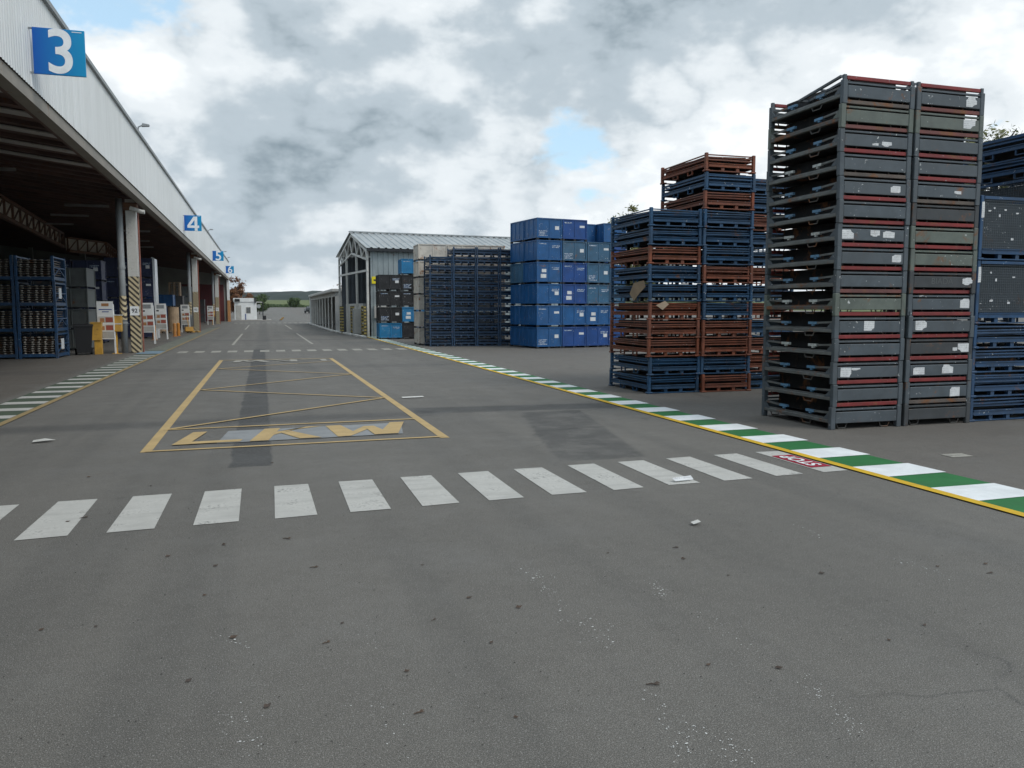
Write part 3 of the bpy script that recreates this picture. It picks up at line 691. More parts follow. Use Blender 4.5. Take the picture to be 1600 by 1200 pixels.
BODW = {'grey': 'slate grey', 'grey_dark': 'dark grey', 'grey_olive': 'olive grey'}
for (x0, rows, S, cn) in ((7.70, LB, LS, 'left'), (8.875, RB, RSK, 'right')):
    for i, (bd, br) in enumerate(rows):
        n = len(rows); lean = -.002 * i
        grey_crate((x0 + lean + random.uniform(-.008, .008), 8.74 + hd + random.uniform(-.01, .01), i * GP), R(random.uniform(-.35, .35)),
                   f'{BODW[bd]} crate with {BARW[br]} bar, {nth(i, n)} in {cn} column of tall grey stack', bd, br,
                   'clip_white' if i in (3, 5, 8, 11) else 'clip', S.get(i, []))

TOPS = [o for o in COL.objects if o.name.startswith('folding_crate') and 'topmost' in o['label']]
for o in TOPS:
    mb = MB()
    for x in (-hw + .05, -hw + .2): mb.bar((x, -hd + .1, .36), (x, .15, .25), .035, .03)
    mb.bar((-hw + .05, .15, .25), (hw - .06, .15, .25), .035, .03); mb.bar((-hw + .05, -.25, .298), (hw - .06, -.25, .298), .02, .02)
    link('raised_wall', mb.mesh('raised_wall', 'grey'), o)
SC = [o for o in COL.objects if o.name.startswith('folding_crate') and 'seventh in right' in o['label']]
if SC: link('chalk_writing', text_mesh('BIADA', .13, -.002, 'grey_box', 'chalk_writing'), SC[0], (-.02, -hd + .0015, .165), (R(90), 0, 0), (1, .9, 1))

# ------------------------------------------------------------------ flat-fold steel pallets (orange, blue)
def fl_fns(W, D, P):
    w, d = W / 2, D / 2
    def post(sx, sy):
        def f():
            m = MB(); x0, y0 = sx * w, sy * d
            xa, xb = sorted((x0, x0 - sx * .06)); ya, yb = sorted((y0, y0 - sy * .06)); m.cbox(xa, xb, ya, yb, .035, P - .004, .008)
            xa, xb = sorted((x0 + sx * .012, x0 - sx * .1)); ya, yb = sorted((y0 + sy * .012, y0 - sy * .1)); m.cbox(xa, xb, ya, yb, .0, .034, .01); return m
        return f
    def frame():
        m = MB()
        for s in (-1, 1):
            for (z0, z1, o) in ((.088, .100, 0), (.100, .148, .014), (.148, .160, 0)):
                a, b = sorted((s * (d - o), s * (d - .06))); m.box(-w + .076, w - .076, a, b, z0, z1)
                a, b = sorted((s * (w - o), s * (w - .06))); m.box(a, b, -d + .076, d - .076, z0, z1)
        return m
    def runner(sy):
        def f(): m = MB(); a, b = sorted((sy * (d - .01), sy * (d - .07))); m.box(-w + .101, w - .101, a, b, .008, .026); return m
        return f
    def block(x, sy):
        def f(): m = MB(); a, b = sorted((sy * (d - .015), sy * (d - .07))); m.box(x - .032, x + .032, a, b, .0265, .0875); return m
        return f
    def pocket(sx, y):
        def f():
            m = MB(); x = sx * (w - .02)
            m.bar((x, y - .085, .09), (x, y - .085, .012), .03, .012, (0, 1, 0)); m.bar((x, y + .085, .09), (x, y + .085, .012), .03, .012, (0, 1, 0)); m.bar((x, y - .091, .012), (x, y + .091, .012), .03, .012); return m
        return f
    def deck(): return MB().box(-w + .06, w - .06, -d + .06, d - .06, .13, .145)
    def lip(v):
        def f():
            r = random.Random(v + 9); m = MB()
            for (z, h) in ((.222, .022), (.268, .018)) + (((.305, .02),) if P > .34 and W > 1.01 else ()):
                a, b, c = z + r.uniform(-.012, .012), z + r.uniform(-.012, .012), z + r.uniform(-.012, .012); o = .025 + r.uniform(0, .03)
                m.bar((-w + .065, -d + o, a), (w - .065, -d + o, b), .025, h); m.bar((-w + .065, d - o, c), (w - .065, d - o, a), .025, h)
                m.bar((-w + o, -d + .065, a), (-w + o, d - .065, c), .025, h); m.bar((w - o, -d + .065, b), (w - o, d - .065, c), .025, h)
            return m
        return f
    def fold(v):
        def f():
            r = random.Random(v); m = MB()
            for sy in (-1, 1):
                za, zb = .215 + r.uniform(-.02, .05), .215 + r.uniform(-.02, .05)
                m.bar((-w + .08, sy * (d - .09), za), (w - .08, sy * (d - .09), zb), .035, .04)
                m.bar((-w + .08, sy * (d - .14), za - .035), (w - .08, sy * (d - .14), zb - .02), .03, .03)
            for k in range(3):
                ya = -d + .07 + .02 * k; m.bar((-w + .09, ya, .19 + r.uniform(0, .08)), (w - .09, ya, .19 + r.uniform(0, .08)), .02, .028)
            for sx in (-1, 1):
                za, zb = .225 + r.uniform(-.025, .04), .225 + r.uniform(-.025, .04)
                m.bar((sx * (w - .09), -d + .1, za), (sx * (w - .09), d - .1, zb), .035, .04); m.bar((sx * (w - .15), -d + .1, zb - .03), (sx * (w - .15), d - .3, za - .03), .03, .03)
            return m
        return f
    def dark_fill(v):
        def f():
            r = random.Random(v + 50); m = MB(); mt = Matrix.Rotation(r.uniform(-.03, .03), 4, 'X') @ Matrix.Rotation(r.uniform(-.03, .03), 4, 'Y')
            m.box(-w + .13, w - .13, -d + .13, d - .13, .165, .19 if W < 1.01 else .325, mt); return m  # dark slab added to close the bright gaps through the pallets
        return f
    return locals()
FL = {}
def flat_pallet(kind, W, D, P, loc, rz_, label, m, group, v, pockets=True):
    if kind not in FL: FL[kind] = fl_fns(W, D, P)
    F = FL[kind]; t = thing('folding_pallet', label, 'pallet', loc, rz_, group); K = lambda n, fn, mm=m: shape((kind,) + n, fn, mm)
    for sx in (-1, 1):
        for sy in (-1, 1): link('post', K(('post', sx, sy), F['post'](sx, sy)), t)
        if pockets:
            for y in (-.28, .28): link('fork_pocket', K(('pk', sx, y), F['pocket'](sx, y)), t)
    link('frame', K(('frame',), F['frame']), t)
    for sy in (-1, 1):
        link('runner', K(('run', sy), F['runner'](sy)), t)
        for x in (-.16, .16): link('fork_block', K(('blk', x, sy), F['block'](x, sy)), t)
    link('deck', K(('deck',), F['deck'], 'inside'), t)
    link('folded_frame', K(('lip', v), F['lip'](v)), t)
    link('folded_wall', K(('fold', v), F['fold'](v)), t); link('wall_sheet', K(('fsh', v), F['dark_fill'](v), 'inside'), t)  # wall_sheet here is the added dark filler slab
    return t
CN = {'orange': 'rusty orange', 'blue_n': 'blue', 'blue_d': 'dark blue', 'blue_r': 'blue'}
B, O = 'blue_n', 'orange'
OL = [B, B, O, O, O, B, B, O, B, B]
OR = [O, B, O, O, B, B, O, B, B, B, O, B, O]
O3 = [B, O, O, B, O, B, O, B, B, O, B, B]
PP = .346
for cn, x0, y0, rows in (('left', 7.40, 13.50, OL), ('middle', 8.50, 13.46, OR), ('right', 9.66, 13.75, O3)):
    n = len(rows)
    for i, m in enumerate(rows):
        flat_pallet('op', 1.08, 1.75, PP, (x0 + random.uniform(-.012, .012), y0 + .875 + random.uniform(-.015, .015), i * PP), R(random.uniform(-.5, .5)),
                    f'{CN[m]} folding steel pallet, {nth(i, n)} in {cn} column of orange and blue stack', m, 'pallets in the orange and blue stack', i % 5)
# torn cardboard hanging out of the stack
def torn(name, label, loc, rot, pts, m, thick=.004):
    mb = MB(); mb.prism(pts, 'z', 0, thick); o = link(name, mb.mesh(name, m), None, loc, rot); tag(o, label, 'cardboard'); return o
torn('cardboard_sheet', 'torn tan cardboard flap hanging from the left side of orange and blue stack', (6.80, 13.62, 2.12), (R(70), R(10), R(95)), [(0, 0), (.35, .02), (.62, -.14), (.58, -.3), (.3, -.2), (.02, -.12)], 'cardb')
torn('cardboard_sheet', 'small tan cardboard scrap on the front of the orange pallets', (6.98, 13.46, 1.66), (R(80), R(-15), 0), [(0, 0), (.2, .03), (.26, -.05), (.1, -.12)], 'cardb')

# dark blue nested pallets further along
DW, DD, DP = 1.0, 1.2, .349
for c in range(4):
    n = 11 if c == 0 else 12
    for i in range(n):
        flat_pallet('dp', DW, DD, DP, (7.2 + c * 1.012 + random.uniform(-.01, .01), 33.15 + DD / 2 - .05 * (c - 1.5) + random.uniform(-.012, .012), i * DP), R(random.uniform(-.6, .6)),
                    f'dark blue flat pallet, {nth(i, n)} in {("leftmost", "second", "third", "rightmost")[c]} column of long blue stack', 'blue_d', 'dark blue pallets in the long stack', i % 5, False)

# ------------------------------------------------------------------ closed steel boxes
BOXF = {}
def bx_fns(W, D, H):
    w, d = W / 2, D / 2; z0 = .075
    def body(): return MB().box(-w + .03, w - .03, -d + .03, d - .03, z0 + .02, H - .05)
    def post(sx, sy):
        def f(): m = MB(); a, b = sorted((sx * w, sx * (w - .055))); c, e = sorted((sy * d, sy * (d - .055))); m.cbox(a, b, c, e, z0, H - .008, .006); return m
        return f
    def rail(z, h):
        def f():
            m = MB()
            for s in (-1, 1):
                a, b = sorted((s * (d - .003), s * (d - .04))); m.box(-w + .056, w - .056, a, b, z, z + h)
                a, b = sorted((s * (w - .003), s * (w - .04))); m.box(a, b, -d + .056, d - .056, z, z + h)
            return m
        return f
    def rib_f(x):
        def f(): m = MB(); m.prism([(x - .03, -d + .03), (x - .014, -d + .012), (x + .014, -d + .012), (x + .03, -d + .03)], 'z', z0 + .062, H - .052); return m
        return f
    def rib_s(y):
        def f(): m = MB(); m.prism([(-w + .03, y - .035), (-w + .01, y - .018), (-w + .01, y + .018), (-w + .03, y + .035)], 'z', z0 + .062, H - .052); return m
        return f
    def foot(sx, sy):
        def f(): m = MB(); a, b = sorted((sx * w, sx * (w - .09))); c, e = sorted((sy * d, sy * (d - .09))); m.box(a, b, c, e, 0, z0 - .002); return m
        return f
    def runner(): m = MB(); m.box(-.05, .05, -d + .02, d - .02, .004, z0 + .018); return m
    def mark(cx, cz, mw, mh, rows):
        def f():
            m = MB()
            for r in range(rows):
                zz = cz - r * mh * 1.7; m.box(cx, cx + mw * (1 - .13 * (r % 3)), -d + .0265, -d + .0295, zz, zz + mh)
            return m
        return f
    def stick(cx, cz, mw, mh): return lambda: MB().box(cx, cx + mw, -d + .025, -d + .0292, cz, cz + mh)
    def dentpanel(): return MB().box(-w + .03, w - .03, -d + .03, d - .03, H - .05, H - .035)
    return locals()
BBA = R(9)
def bbp(x, y, z):
    dx, dy = x - 10.43, y - 30.2; return (10.43 + dx * math.cos(BBA) - dy * math.sin(BBA), 30.2 + dx * math.sin(BBA) + dy * math.cos(BBA), z)
def steel_box(kind, W, D, H, loc, label, m, group, v, marks=True, cat='box', name='steel_box', nrib=1, ribm=None):
    if kind not in BOXF: BOXF[kind] = bx_fns(W, D, H)
    F = BOXF[kind]; t = thing(name, label, cat, bbp(*loc) if kind == 'bb' else loc, R(random.uniform(-.5, .5)) + (BBA if kind == 'bb' else 0), group); K = lambda n, fn, mm=m: shape((kind,) + n, fn, mm)
    b = link('body', K(('body',), F['body']), t)
    for sx in (-1, 1):
        for sy in (-1, 1): link('post', K(('post', sx, sy), F['post'](sx, sy)), t); link('foot', K(('foot', sx, sy), F['foot'](sx, sy), 'feet'), t)
    link('top_rail', K(('tr',), F['rail'](H - .05, .04)), t); link('bottom_rail', K(('br',), F['rail'](.075, .06)), t)
    link('runner', K(('run',), F['runner'], 'feet'), t)
    for x in ([0] if nrib == 1 else [-.3, 0, .3]): link('front_rib', K(('rf', x), F['rib_f'](x)), t)
    for y in (-D / 6, D / 6): link('side_rib', K(('rs', y), F['rib_s'](y)), t)
    if marks:
        r = random.Random(v)
        q = v % 5
        if q in (0, 2): link('stencil_marking', K(('mk', 0), F['mark'](-W * .42, H * .80, W * .3, H * .045, 1), 'stencil'), b)
        if q in (0, 3, 4): link('stencil_marking', K(('mk', 1), F['mark'](W * .1, H * .72, W * .32, H * .04, 2), 'stencil'), b)
        if q in (1,): link('stencil_marking', K(('mk', 2), F['mark'](-W * .42, H * .38, W * .34, H * .04, 4), 'stencil'), b)
        if q in (1, 3): link('paper_label', K(('sk', 1), F['stick'](W * .22, H * .48, W * .16, H * .16), 'white_paper'), b)
        if q in (4,): link('paper_label', K(('sk', 2), F['stick'](-W * .3, H * .52, W * .18, H * .15), 'white_paper'), b); link('paper_label', K(('sk', 3), F['stick'](-W * .34, H * .26, W * .22, H * .18), 'white_paper'), b)
        if q == 2: link('paper_label', K(('sk', 4), F['stick'](W * .2, H * .62, W * .2, H * .1), 'white_paper'), b)
    return t
BW, BD, BH = 1.14, 1.19, .863
a_, b_, c_, = 'box_a', 'box_b', 'box_c'
FRONT = [[a_, a_, a_, a_, a_, a_], [b_, a_, b_, b_, c_, b_], [b_, a_, c_, c_, c_, b_]]
BCN = {a_: 'mid blue', b_: 'deep blue', c_: 'faded blue'}
vv = 0
for c in range(3):
    for i in range(6):
        vv += 1; m = FRONT[c][i]
        if c == 2 and i == 5: continue
        steel_box('bb', BW, BD, BH, (11.0 + c * 1.165 + random.uniform(-.008, .008), 30.22 + BD / 2 + random.uniform(-.01, .01), i * BH), f'{BCN[m]} steel box, {nth(i, 6)} of front row, {("left", "middle", "right")[c]} column of closed boxes', m, 'closed blue boxes', vv)
for i in range(6):
    m = [a_, a_, a_, c_, a_, a_][i]
    steel_box('bb', BW, BD, BH, (11.0 + random.uniform(-.008, .008), 30.22 + BD * 1.5 + .03, i * BH), f'{BCN[m]} steel box, {nth(i, 6)} in the second row behind the left column', m, 'closed blue boxes', vv + i, False)
for c, n in ((2, 6), (3, 6)):
    for i in range(n):
        m = [b_, a_, c_, a_, b_, a_][i]
        if c < 3 and i < 4: continue
        steel_box('bb', BW, BD, BH, (11.0 + c * 1.165, 30.22 + BD * 1.5 + .03 + (0 if c < 3 else -.6), i * BH), f'{BCN[m]} steel box, {nth(i, n)} of the {("", "middle", "third", "rightmost")[c]} back column of closed boxes', m, 'closed blue boxes', vv + i + c, False)
for c in (2,):
    for i in range(4): steel_box('bb', BW, BD, BH, (11.0 + c * 1.165, 30.22 + BD * 1.5 + .03, i * BH), f'blue steel box hidden behind front row, {nth(i, 6)} of {("", "middle", "third")[c]} back column', b_, 'closed blue boxes', 0, False)
for c, (x, rows) in enumerate(((6.40, ['box_l', 'box_k', 'box_k', 'box_k']), (7.60, ['box_k', 'box_l', 'box_k', 'box_k', 'box_l']))):
    nm = {'box_l': 'bright blue', 'box_k': 'black'}
    for i, m in enumerate(rows):
        steel_box('kb', 1.18, 1.2, .84, (x, 42.0 + .6, i * .84), f'{nm[m]} steel box, {nth(i, len(rows))} in {("left", "right")[c]} column beside the zinc shed', m, 'boxes beside the zinc shed', i + c * 3, True)
for c in range(3):
    for i in range(6):
        steel_box('wb', 1.3, 1.2, .735, (7.19 + c * 1.32, 34.8 + .6, i * .735), f'rusty off-white steel crate, {nth(i, 6)} in {("left", "middle", "right")[c]} column behind blue pallets', 'box_w', 'off-white crates behind the blue pallets', i, False, 'crate', 'steel_crate', 1)

# mesh-sided boxes and pallets at the right edge
def mesh_box(loc, label, v):
    W, D, H = 1.12, 1.6, .89; w, d = W / 2, D / 2; t = thing('mesh_box', label, 'crate', loc, R(random.uniform(-.4, .4)), 'mesh boxes at the right edge'); m = 'blue_r'
    if 'mb' not in FL: FL['mb'] = fl_fns(W, D, H)
    F = FL['mb']; K = lambda n, fn, mm=m: shape(('mb',) + n, fn, mm)
    for sx in (-1, 1):
        for sy in (-1, 1): link('post', K(('post', sx, sy), F['post'](sx, sy)), t)
    link('frame', K(('frame',), F['frame']), t); link('deck', K(('deck',), F['deck'], 'inside'), t)
    for sy in (-1, 1):
        link('runner', K(('run', sy), F['runner'](sy)), t)
        for x in (-.16, .16): link('fork_block', K(('blk', x, sy), F['block'](x, sy)), t)
    def ring():
        q = MB()
        for s in (-1, 1):
            q.box(-w + .076, w - .076, *sorted((s * (d - .01), s * (d - .05))), H - .05, H - .01); q.box(*sorted((s * (w - .01), s * (w - .05))), -d + .076, d - .076, H - .05, H - .01)
        return q
    link('top_rail', K(('ring',), ring), t)
    def wires(face):
        def f():
            q = MB()
            if face in ('f', 'b'):
                y = -d + .03 if face == 'f' else d - .03
                for i in range(27): x = -w + .08 + i * (W - .16) / 26; q.bar((x, y, .16), (x, y, H - .05), .006, .006)
                for i in range(19): z = .18 + i * (H - .25) / 18; q.bar((-w + .076, y - .005, z), (w - .076, y - .005, z), .006, .006)
            else:
                x = -w + .03
                for i in range(36): y = -d + .08 + i * (D - .16) / 35; q.bar((x, y, .16), (x, y, H - .05), .006, .006)
                for i in range(19): z = .18 + i * (H - .25) / 18; q.bar((x - .005, -d + .076, z), (x - .005, d - .076, z), .006, .006)
            return q
        return f
    link('wire_mesh', K(('wf',), wires('f'), 'grey'), t); link('wire_mesh', K(('ws',), wires('s'), 'grey'), t)
    link('lining', K(('lin',), lambda: MB().box(-w + .07, w - .07, -d + .07, d - .07, .165, H - .09), 'grey'), t)
    for k, (cx, cz, a, b) in enumerate(((-.38, .68, .05, .02), (-.30, .72, .03, .025), (-.2, .62, .03, .04), (-.27, .33, .06, .03), (-.1, .7, .04, .02), (.12, .66, .05, .02), (.05, .3, .05, .03))):
        if (k + v) % 4: link('paper_scrap', shape(('mbs', k), sticker(90 + k, a, b, -d + .015, cx, cz), 'white_paper'), t)
    link('post_label', shape(('mbp', 1), sticker(80, .05, .22, -d - .004, -w + .04, H - .2), 'white_paper'), t)
for cn, x0, y0 in (('outer', 10.06, 8.79), ('far right', 11.26, 8.75)):
    z = 0
    for i in range(4 if cn == 'outer' else 5): flat_pallet('rp', 1.12, 1.6, .345, (x0 + random.uniform(-.01, .01), y0 + .8 + random.uniform(-.01, .01), z), R(random.uniform(-.4, .4)), f'blue folding pallet, {nth(i, 9)} in {cn} column beside grey stack', 'blue_r', 'blue pallets at the right edge', i); z += .345
    for i in range(2): mesh_box((x0, y0 + .8, z), f'blue wire mesh box, {("lower", "upper")[i]} of two in {cn} column beside grey stack', i); z += .89
    if cn != 'outer':
        for i in range(2): flat_pallet('rp', 1.12, 1.6, .345, (x0, y0 + .8, z), R(random.uniform(-.4, .4)), f'blue folding pallet, {("just above mesh boxes", "topmost")[i]} in {cn} column beside grey stack', 'blue_r', 'blue pallets at the right edge', i); z += .345

# ------------------------------------------------------------------ zinc shed
SX0, SX1, SY0, SY1, SE, SR = 5.8, 22.0, 46.0, 54.6, 5.0, 6.22
shed = thing('zinc_shed', 'zinc sheet shed with gabled roof and open truss gable to the road', 'building')
_q = Matrix.Translation((5.8, 46, 0)) @ Matrix.Rotation(R(5.5), 4, 'Z') @ Matrix.Translation((-5.8, -46, 0))
shed.location = _q.to_translation(); shed.rotation_euler = (0, 0, R(5.5))
def corr_wall(xa, ya, xb, yb, z0, z1, pitch=.3, dep=.035):
    mb = MB(); a, b = Vector((xa, ya, 0)), Vector((xb, yb, 0)); L = (b - a).length; d = (b - a) / L; n_ = Vector((d.y, -d.x, 0)); s = 0; pr = []
    while s < L:
        for ds, o in ((0, 0), (.12, 0), (.15, dep), (.27, dep)):
            if s + ds * pitch / .3 <= L: pr.append(a + d * (s + ds * pitch / .3) + n_ * o)
        s += pitch
    pr.append(b)
    for p in pr: mb.v += [(p.x, p.y, z0), (p.x, p.y, z1)]
    for k in range(len(pr) - 1): mb.f.append((2 * k, 2 * k + 2, 2 * k + 3, 2 * k + 1))
    return mb
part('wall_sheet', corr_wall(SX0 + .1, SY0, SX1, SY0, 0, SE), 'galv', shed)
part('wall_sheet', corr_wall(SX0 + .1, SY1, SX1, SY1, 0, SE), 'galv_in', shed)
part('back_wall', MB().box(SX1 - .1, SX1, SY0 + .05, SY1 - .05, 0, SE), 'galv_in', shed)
mid = (SY0 + SY1) / 2
def roof_half(ya, za, yb, zb, nm):
    mb = MB(); x = SX0 - .2; pr = []
    while x < SX1 + .3:
        for dx, o in ((0, 0), (.22, 0), (.26, .05), (.34, .05), (.38, 0)): pr.append((x + dx, o))
        x += .42
    for x, o in pr: mb.v += [(x, ya, za + o), (x, yb, zb + o)]
    for k in range(len(pr) - 1): mb.f.append((2 * k, 2 * k + 2, 2 * k + 3, 2 * k + 1))
    return part(nm, mb, 'galv_roof', shed)
roof_half(SY0 - .35, SE - .02, mid, SR, 'roof_slope'); roof_half(SY1 + .35, SE - .02, mid, SR, 'roof_slope')
mb = MB(); mb.bar((SX0 - .2, mid, SR + .06), (SX1 + .3, mid, SR + .06), .35, .06); part('ridge_cap', mb, 'galv_roof', shed)
mb = MB(); mb.bar((SX0 - .15, SY0 - .3, SE - .12), (SX1, SY0 - .3, SE - .12), .14, .14); part('gutter', mb, 'feet', shed)
def gable(x, nm, m):
    mb = MB(); sl = lambda y: SE - .15 + (SR - SE) * (1 - abs(y - mid) / (SY1 - SY0) * 2)
    mb.bar((x, SY0, SE - .2), (x, mid, SR - .15), .1, .14); mb.bar((x, mid, SR - .15), (x, SY1, SE - .2), .1, .14)
    mb.bar((x, SY0, 3.75), (x, SY1, 3.75), .1, .12)
    low = lambda y: 4.35 + .6 * (1 - abs(y - mid) / (SY1 - SY0) * 2)
    mb.bar((x, SY0, low(SY0)), (x, mid, low(mid)), .09, .1); mb.bar((x, mid, low(mid)), (x, SY1, low(SY1)), .09, .1)
    ks = 12
    for k in range(ks):
        ya = SY0 + (SY1 - SY0) * k / ks; yb = SY0 + (SY1 - SY0) * (k + 1) / ks
        if k % 2 == 0: mb.bar((x, ya, low(ya)), (x, yb, sl(yb)), .07, .07)
        else: mb.bar((x, ya, sl(ya)), (x, yb, low(yb)), .07, .07)
    return part(nm, mb, m, shed)
gable(SX0 - .05, 'gable_truss', 'offwhite')
for x in (10.5, 15.5): gable(x, 'inner_truss', 'offwhite')
for y in (SY0 + .12, SY0 + 3, SY0 + 6, SY1 - .12): part('gable_column', MB().cbox(-.06, .06, -.07, .07, 0, SE - .15), 'offwhite', shed, (SX0 - .05, y, 0))
part('low_wall', MB().cbox(SX0 + .3, SX0 + .5, SY0 + 3.1, SY1 - .3, 0, 1.9), 'offwhite', shed)
part('board', MB().cbox(SX0 + .25, SX0 + 1.1, SY0 - .17, SY0 - .05, 1.05, 1.75), 'col_grey', shed)
s = thing('warning_sign', 'yellow sign on the zinc shed wall above the black boxes', 'sign', (SX0 + .15, SY0 - .08, 3.0), R(5.5)); part('panel', MB().box(0, .55, -.03, -.005, 0, .4), 'signyellow', s); part('print_line', MB().box(.1, .52, -.034, -.031, .15, .24), 'ink', s)
s = thing('warning_sign', 'yellow sign inside the shed behind the gable columns', 'sign', (SX0 + 1.2, SY1 - .35, 2.9), R(5.5)); part('panel', MB().box(0, 1.3, -.03, -.005, 0, .55), 'signyellow', s); part('print_line', MB().box(.2, 1.1, -.034, -.031, .2, .34), 'ink', s)
for k, (y, x, wide) in enumerate(((SY0 - .4, 5.5, 1.2), (SY0 + 2.9, 5.2, .9), (SY0 + 6.0, 4.85, 1.1))):
    s = thing('guard_barrier', ('yellow and black striped guard frame at near corner of zinc shed', 'striped guard frame in the middle of the shed front', 'striped guard frame at the far end of the shed front')[k], 'barrier', (x, y, 0))
    for yy in (0, wide): part('post', MB().cbox(-.07, .07, yy - .07, yy + .07, 0, 1.75), 'hazpost', s)
    for z in (.35, .75, 1.5): part('rail', MB().bar((0, .08, z), (0, wide - .08, z), .06, .09), 'col_grey', s)
s = thing('electric_cabinet', 'grey equipment cabinet between guard frames before the shed', 'cabinet', (5.35, SY0 + 1.9, 0)); part('housing', MB().cbox(-.25, .25, -.35, .35, .1, 1.6, .02), 'col_grey', s); part('base', MB().box(-.22, .22, -.3, .3, 0, .1), 'feet', s); part('door', MB().cbox(-.27, -.25, -.3, .3, .2, 1.5), 'pipe', s)

# open garage row beyond the shed
gar = thing('garage_row', 'low row of open concrete garages beyond the zinc shed', 'building')
GX, GY0, GY1, GH = 4.85, 57.0, 86.0, 2.75
part('roof', MB().cbox(GX - .25, GX + 7, GY0 - .2, GY1 + .2, GH, GH + .22, .03), 'offwhite', gar)
part('end_wall', MB().cbox(GX, GX + 6.8, GY0, GY0 + .2, 0, GH - .003), 'offwhite', gar); part('end_wall', MB().cbox(GX, GX + 6.8, GY1 - .2, GY1, 0, GH - .003), 'offwhite', gar)
part('back_wall', MB().box(GX + 6.0, GX + 6.2, GY0 + .2, GY1 - .2, 0, GH - .003), 'inside', gar)  # near-black wall colour stands in for the shade inside the garages
part('lintel', MB().box(GX + .02, GX + .24, GY0 + .2, GY1 - .2, GH - .3, GH - .003), 'offwhite', gar)
for k in range(1, 9):
    y = GY0 + (GY1 - GY0) * k / 9; part('pillar', MB().cbox(GX + .0, GX + .04, y - .32, y + .32, 0, GH - .305, .004), 'offwhite', gar)
part('end_post', MB().cbox(GX - .12, GX + .3, GY1 + .22, GY1 + .6, 0, GH + .1), 'white', gar)
kb = thing('kerb', 'pale concrete kerb along the shed and garage front', 'kerb'); y = 44.0
while y < 88: part('kerb_stone', MB().cbox(4.5 if y > 56 else 5.15 - .055 * (y - 44), 4.78 if y > 56 else 5.4 - .055 * (y - 44), y + .01, y + 1.99, 0, .1, .015), 'offwhite', kb); y += 2

# ------------------------------------------------------------------ gatehouse and far end
cab = thing('gatehouse_cabin', 'small white flat-roofed cabin at the far end of the road', 'building', (-3.5, 111, 0))
part('wall', MB().cbox(0, 2.75, 0, 4, .12, 2.45, .02), 'white', cab); part('parapet', MB().cbox(-.12, 2.7, -.1, 4.1, 2.45, 2.95, .02), 'white', cab)
part('plinth', MB().box(-.3, 4.6, -.5, 5, 0, .118), 'concrete', cab)
w_ = part('window', MB().box(1.42, 2.05, -.03, -.001, .95, 1.8), 'offwhite', cab); part('pane', MB().box(1.48, 1.99, -.04, -.031, 1.0, 1.75), 'glass', w_)
for k in range(4): part('bar', MB().box(1.5 + k * .13, 1.52 + k * .13, -.05, -.041, 1.0, 1.75), 'offwhite', w_)
d_ = part('door', MB().box(.15, .85, -.03, -.001, .13, 2.0), 'col_grey', cab); part('handle', MB().box(.75, .8, -.06, -.031, 1.0, 1.06), 'ink', d_)
part('air_conditioner', MB().cbox(.1, .7, -.35, -.11, 2.5, 2.85), 'black', cab); part('blue_pipe', MB().tube([(1.38, -.05, .13), (1.38, -.05, .9)], .05, 6), 'bluedoc', cab)
part('dark_post', MB().cbox(2.52, 2.72, -.2, -.11, 2.3, 3.05), 'black', cab)
s = thing('street_post', 'thin black post with mirror standing right of the white cabin', 'post', (.05, 111.5, .0)); part('pole', MB().tube([(0, 0, 0), (.0, 0, 2.5)], .06, 8), 'black', s); part('arm', MB().bar((0, 0, 2.42), (-.75, 0, 2.45), .06, .1), 'offwhite', s); part('mirror', MB().tube([(-.5, -.06, 1.9), (-.5, .0, 1.9)], .26, 14), 'chrome', s); part('base', MB().cbox(-.05, .4, -.2, .2, 0, .65), 'black', s)
car_spot = (10.6, 165.0)
def car(loc, rz_, label):
    t = thing('parked_car', label, 'car', loc, rz_)
    side = [(-2.1, .35), (-2.1, .8), (-1.9, .95), (-.95, 1.02), (-.45, 1.45), (.95, 1.48), (1.75, 1.05), (2.1, .95), (2.15, .4)]
    part('body', MB().prism(side, 'y', -.88, .88), 'carblack', t)
    part('side_window', MB().prism([(-.85, 1.04), (-.42, 1.40), (.9, 1.42), (1.5, 1.06)], 'y', -.89, .89), 'glass', t)
    part('windscreen', MB().sheet([(-.94, -.75, 1.06), (-.94, .75, 1.06), (-.49, .7, 1.43), (-.49, -.7, 1.43)]), 'glass', t)
    for x in (-1.35, 1.35):
        for s_ in (-1, 1):
            w = part('wheel', MB().tube([(x, s_ * .78, .33), (x, s_ * .91, .33)], .33, 14), 'rubber', t); part('rim', MB().tube([(x, s_ * .912, .33), (x, s_ * .92, .33)], .2, 10), 'chrome', w)
    for s_ in (-1, 1): part('headlight', MB().box(-2.13, -2.08, s_ * .65 - .15, s_ * .65 + .15, .66, .78), 'lamp', t)
car((11.5, 170, gz(170)), R(60), 'dark parked car at the far edge of yard past the garages')
car((9.9, 176, gz(176)), R(70), 'second dark car half hidden behind the far parked car')
s = thing('speed_bump', 'yellow and black rubber bump lying far down the road', 'speed bump', (2.3, 113, 0))
for k in range(10): part('segment', MB().prism([(-.2, 0), (-.1, .06), (.1, .06), (.2, 0)], 'y', 0, .9), 'yellow' if k % 2 else 'rubber', s, (.09 * k, k * 2.2, gz(113 + k * 2.2) + .01))

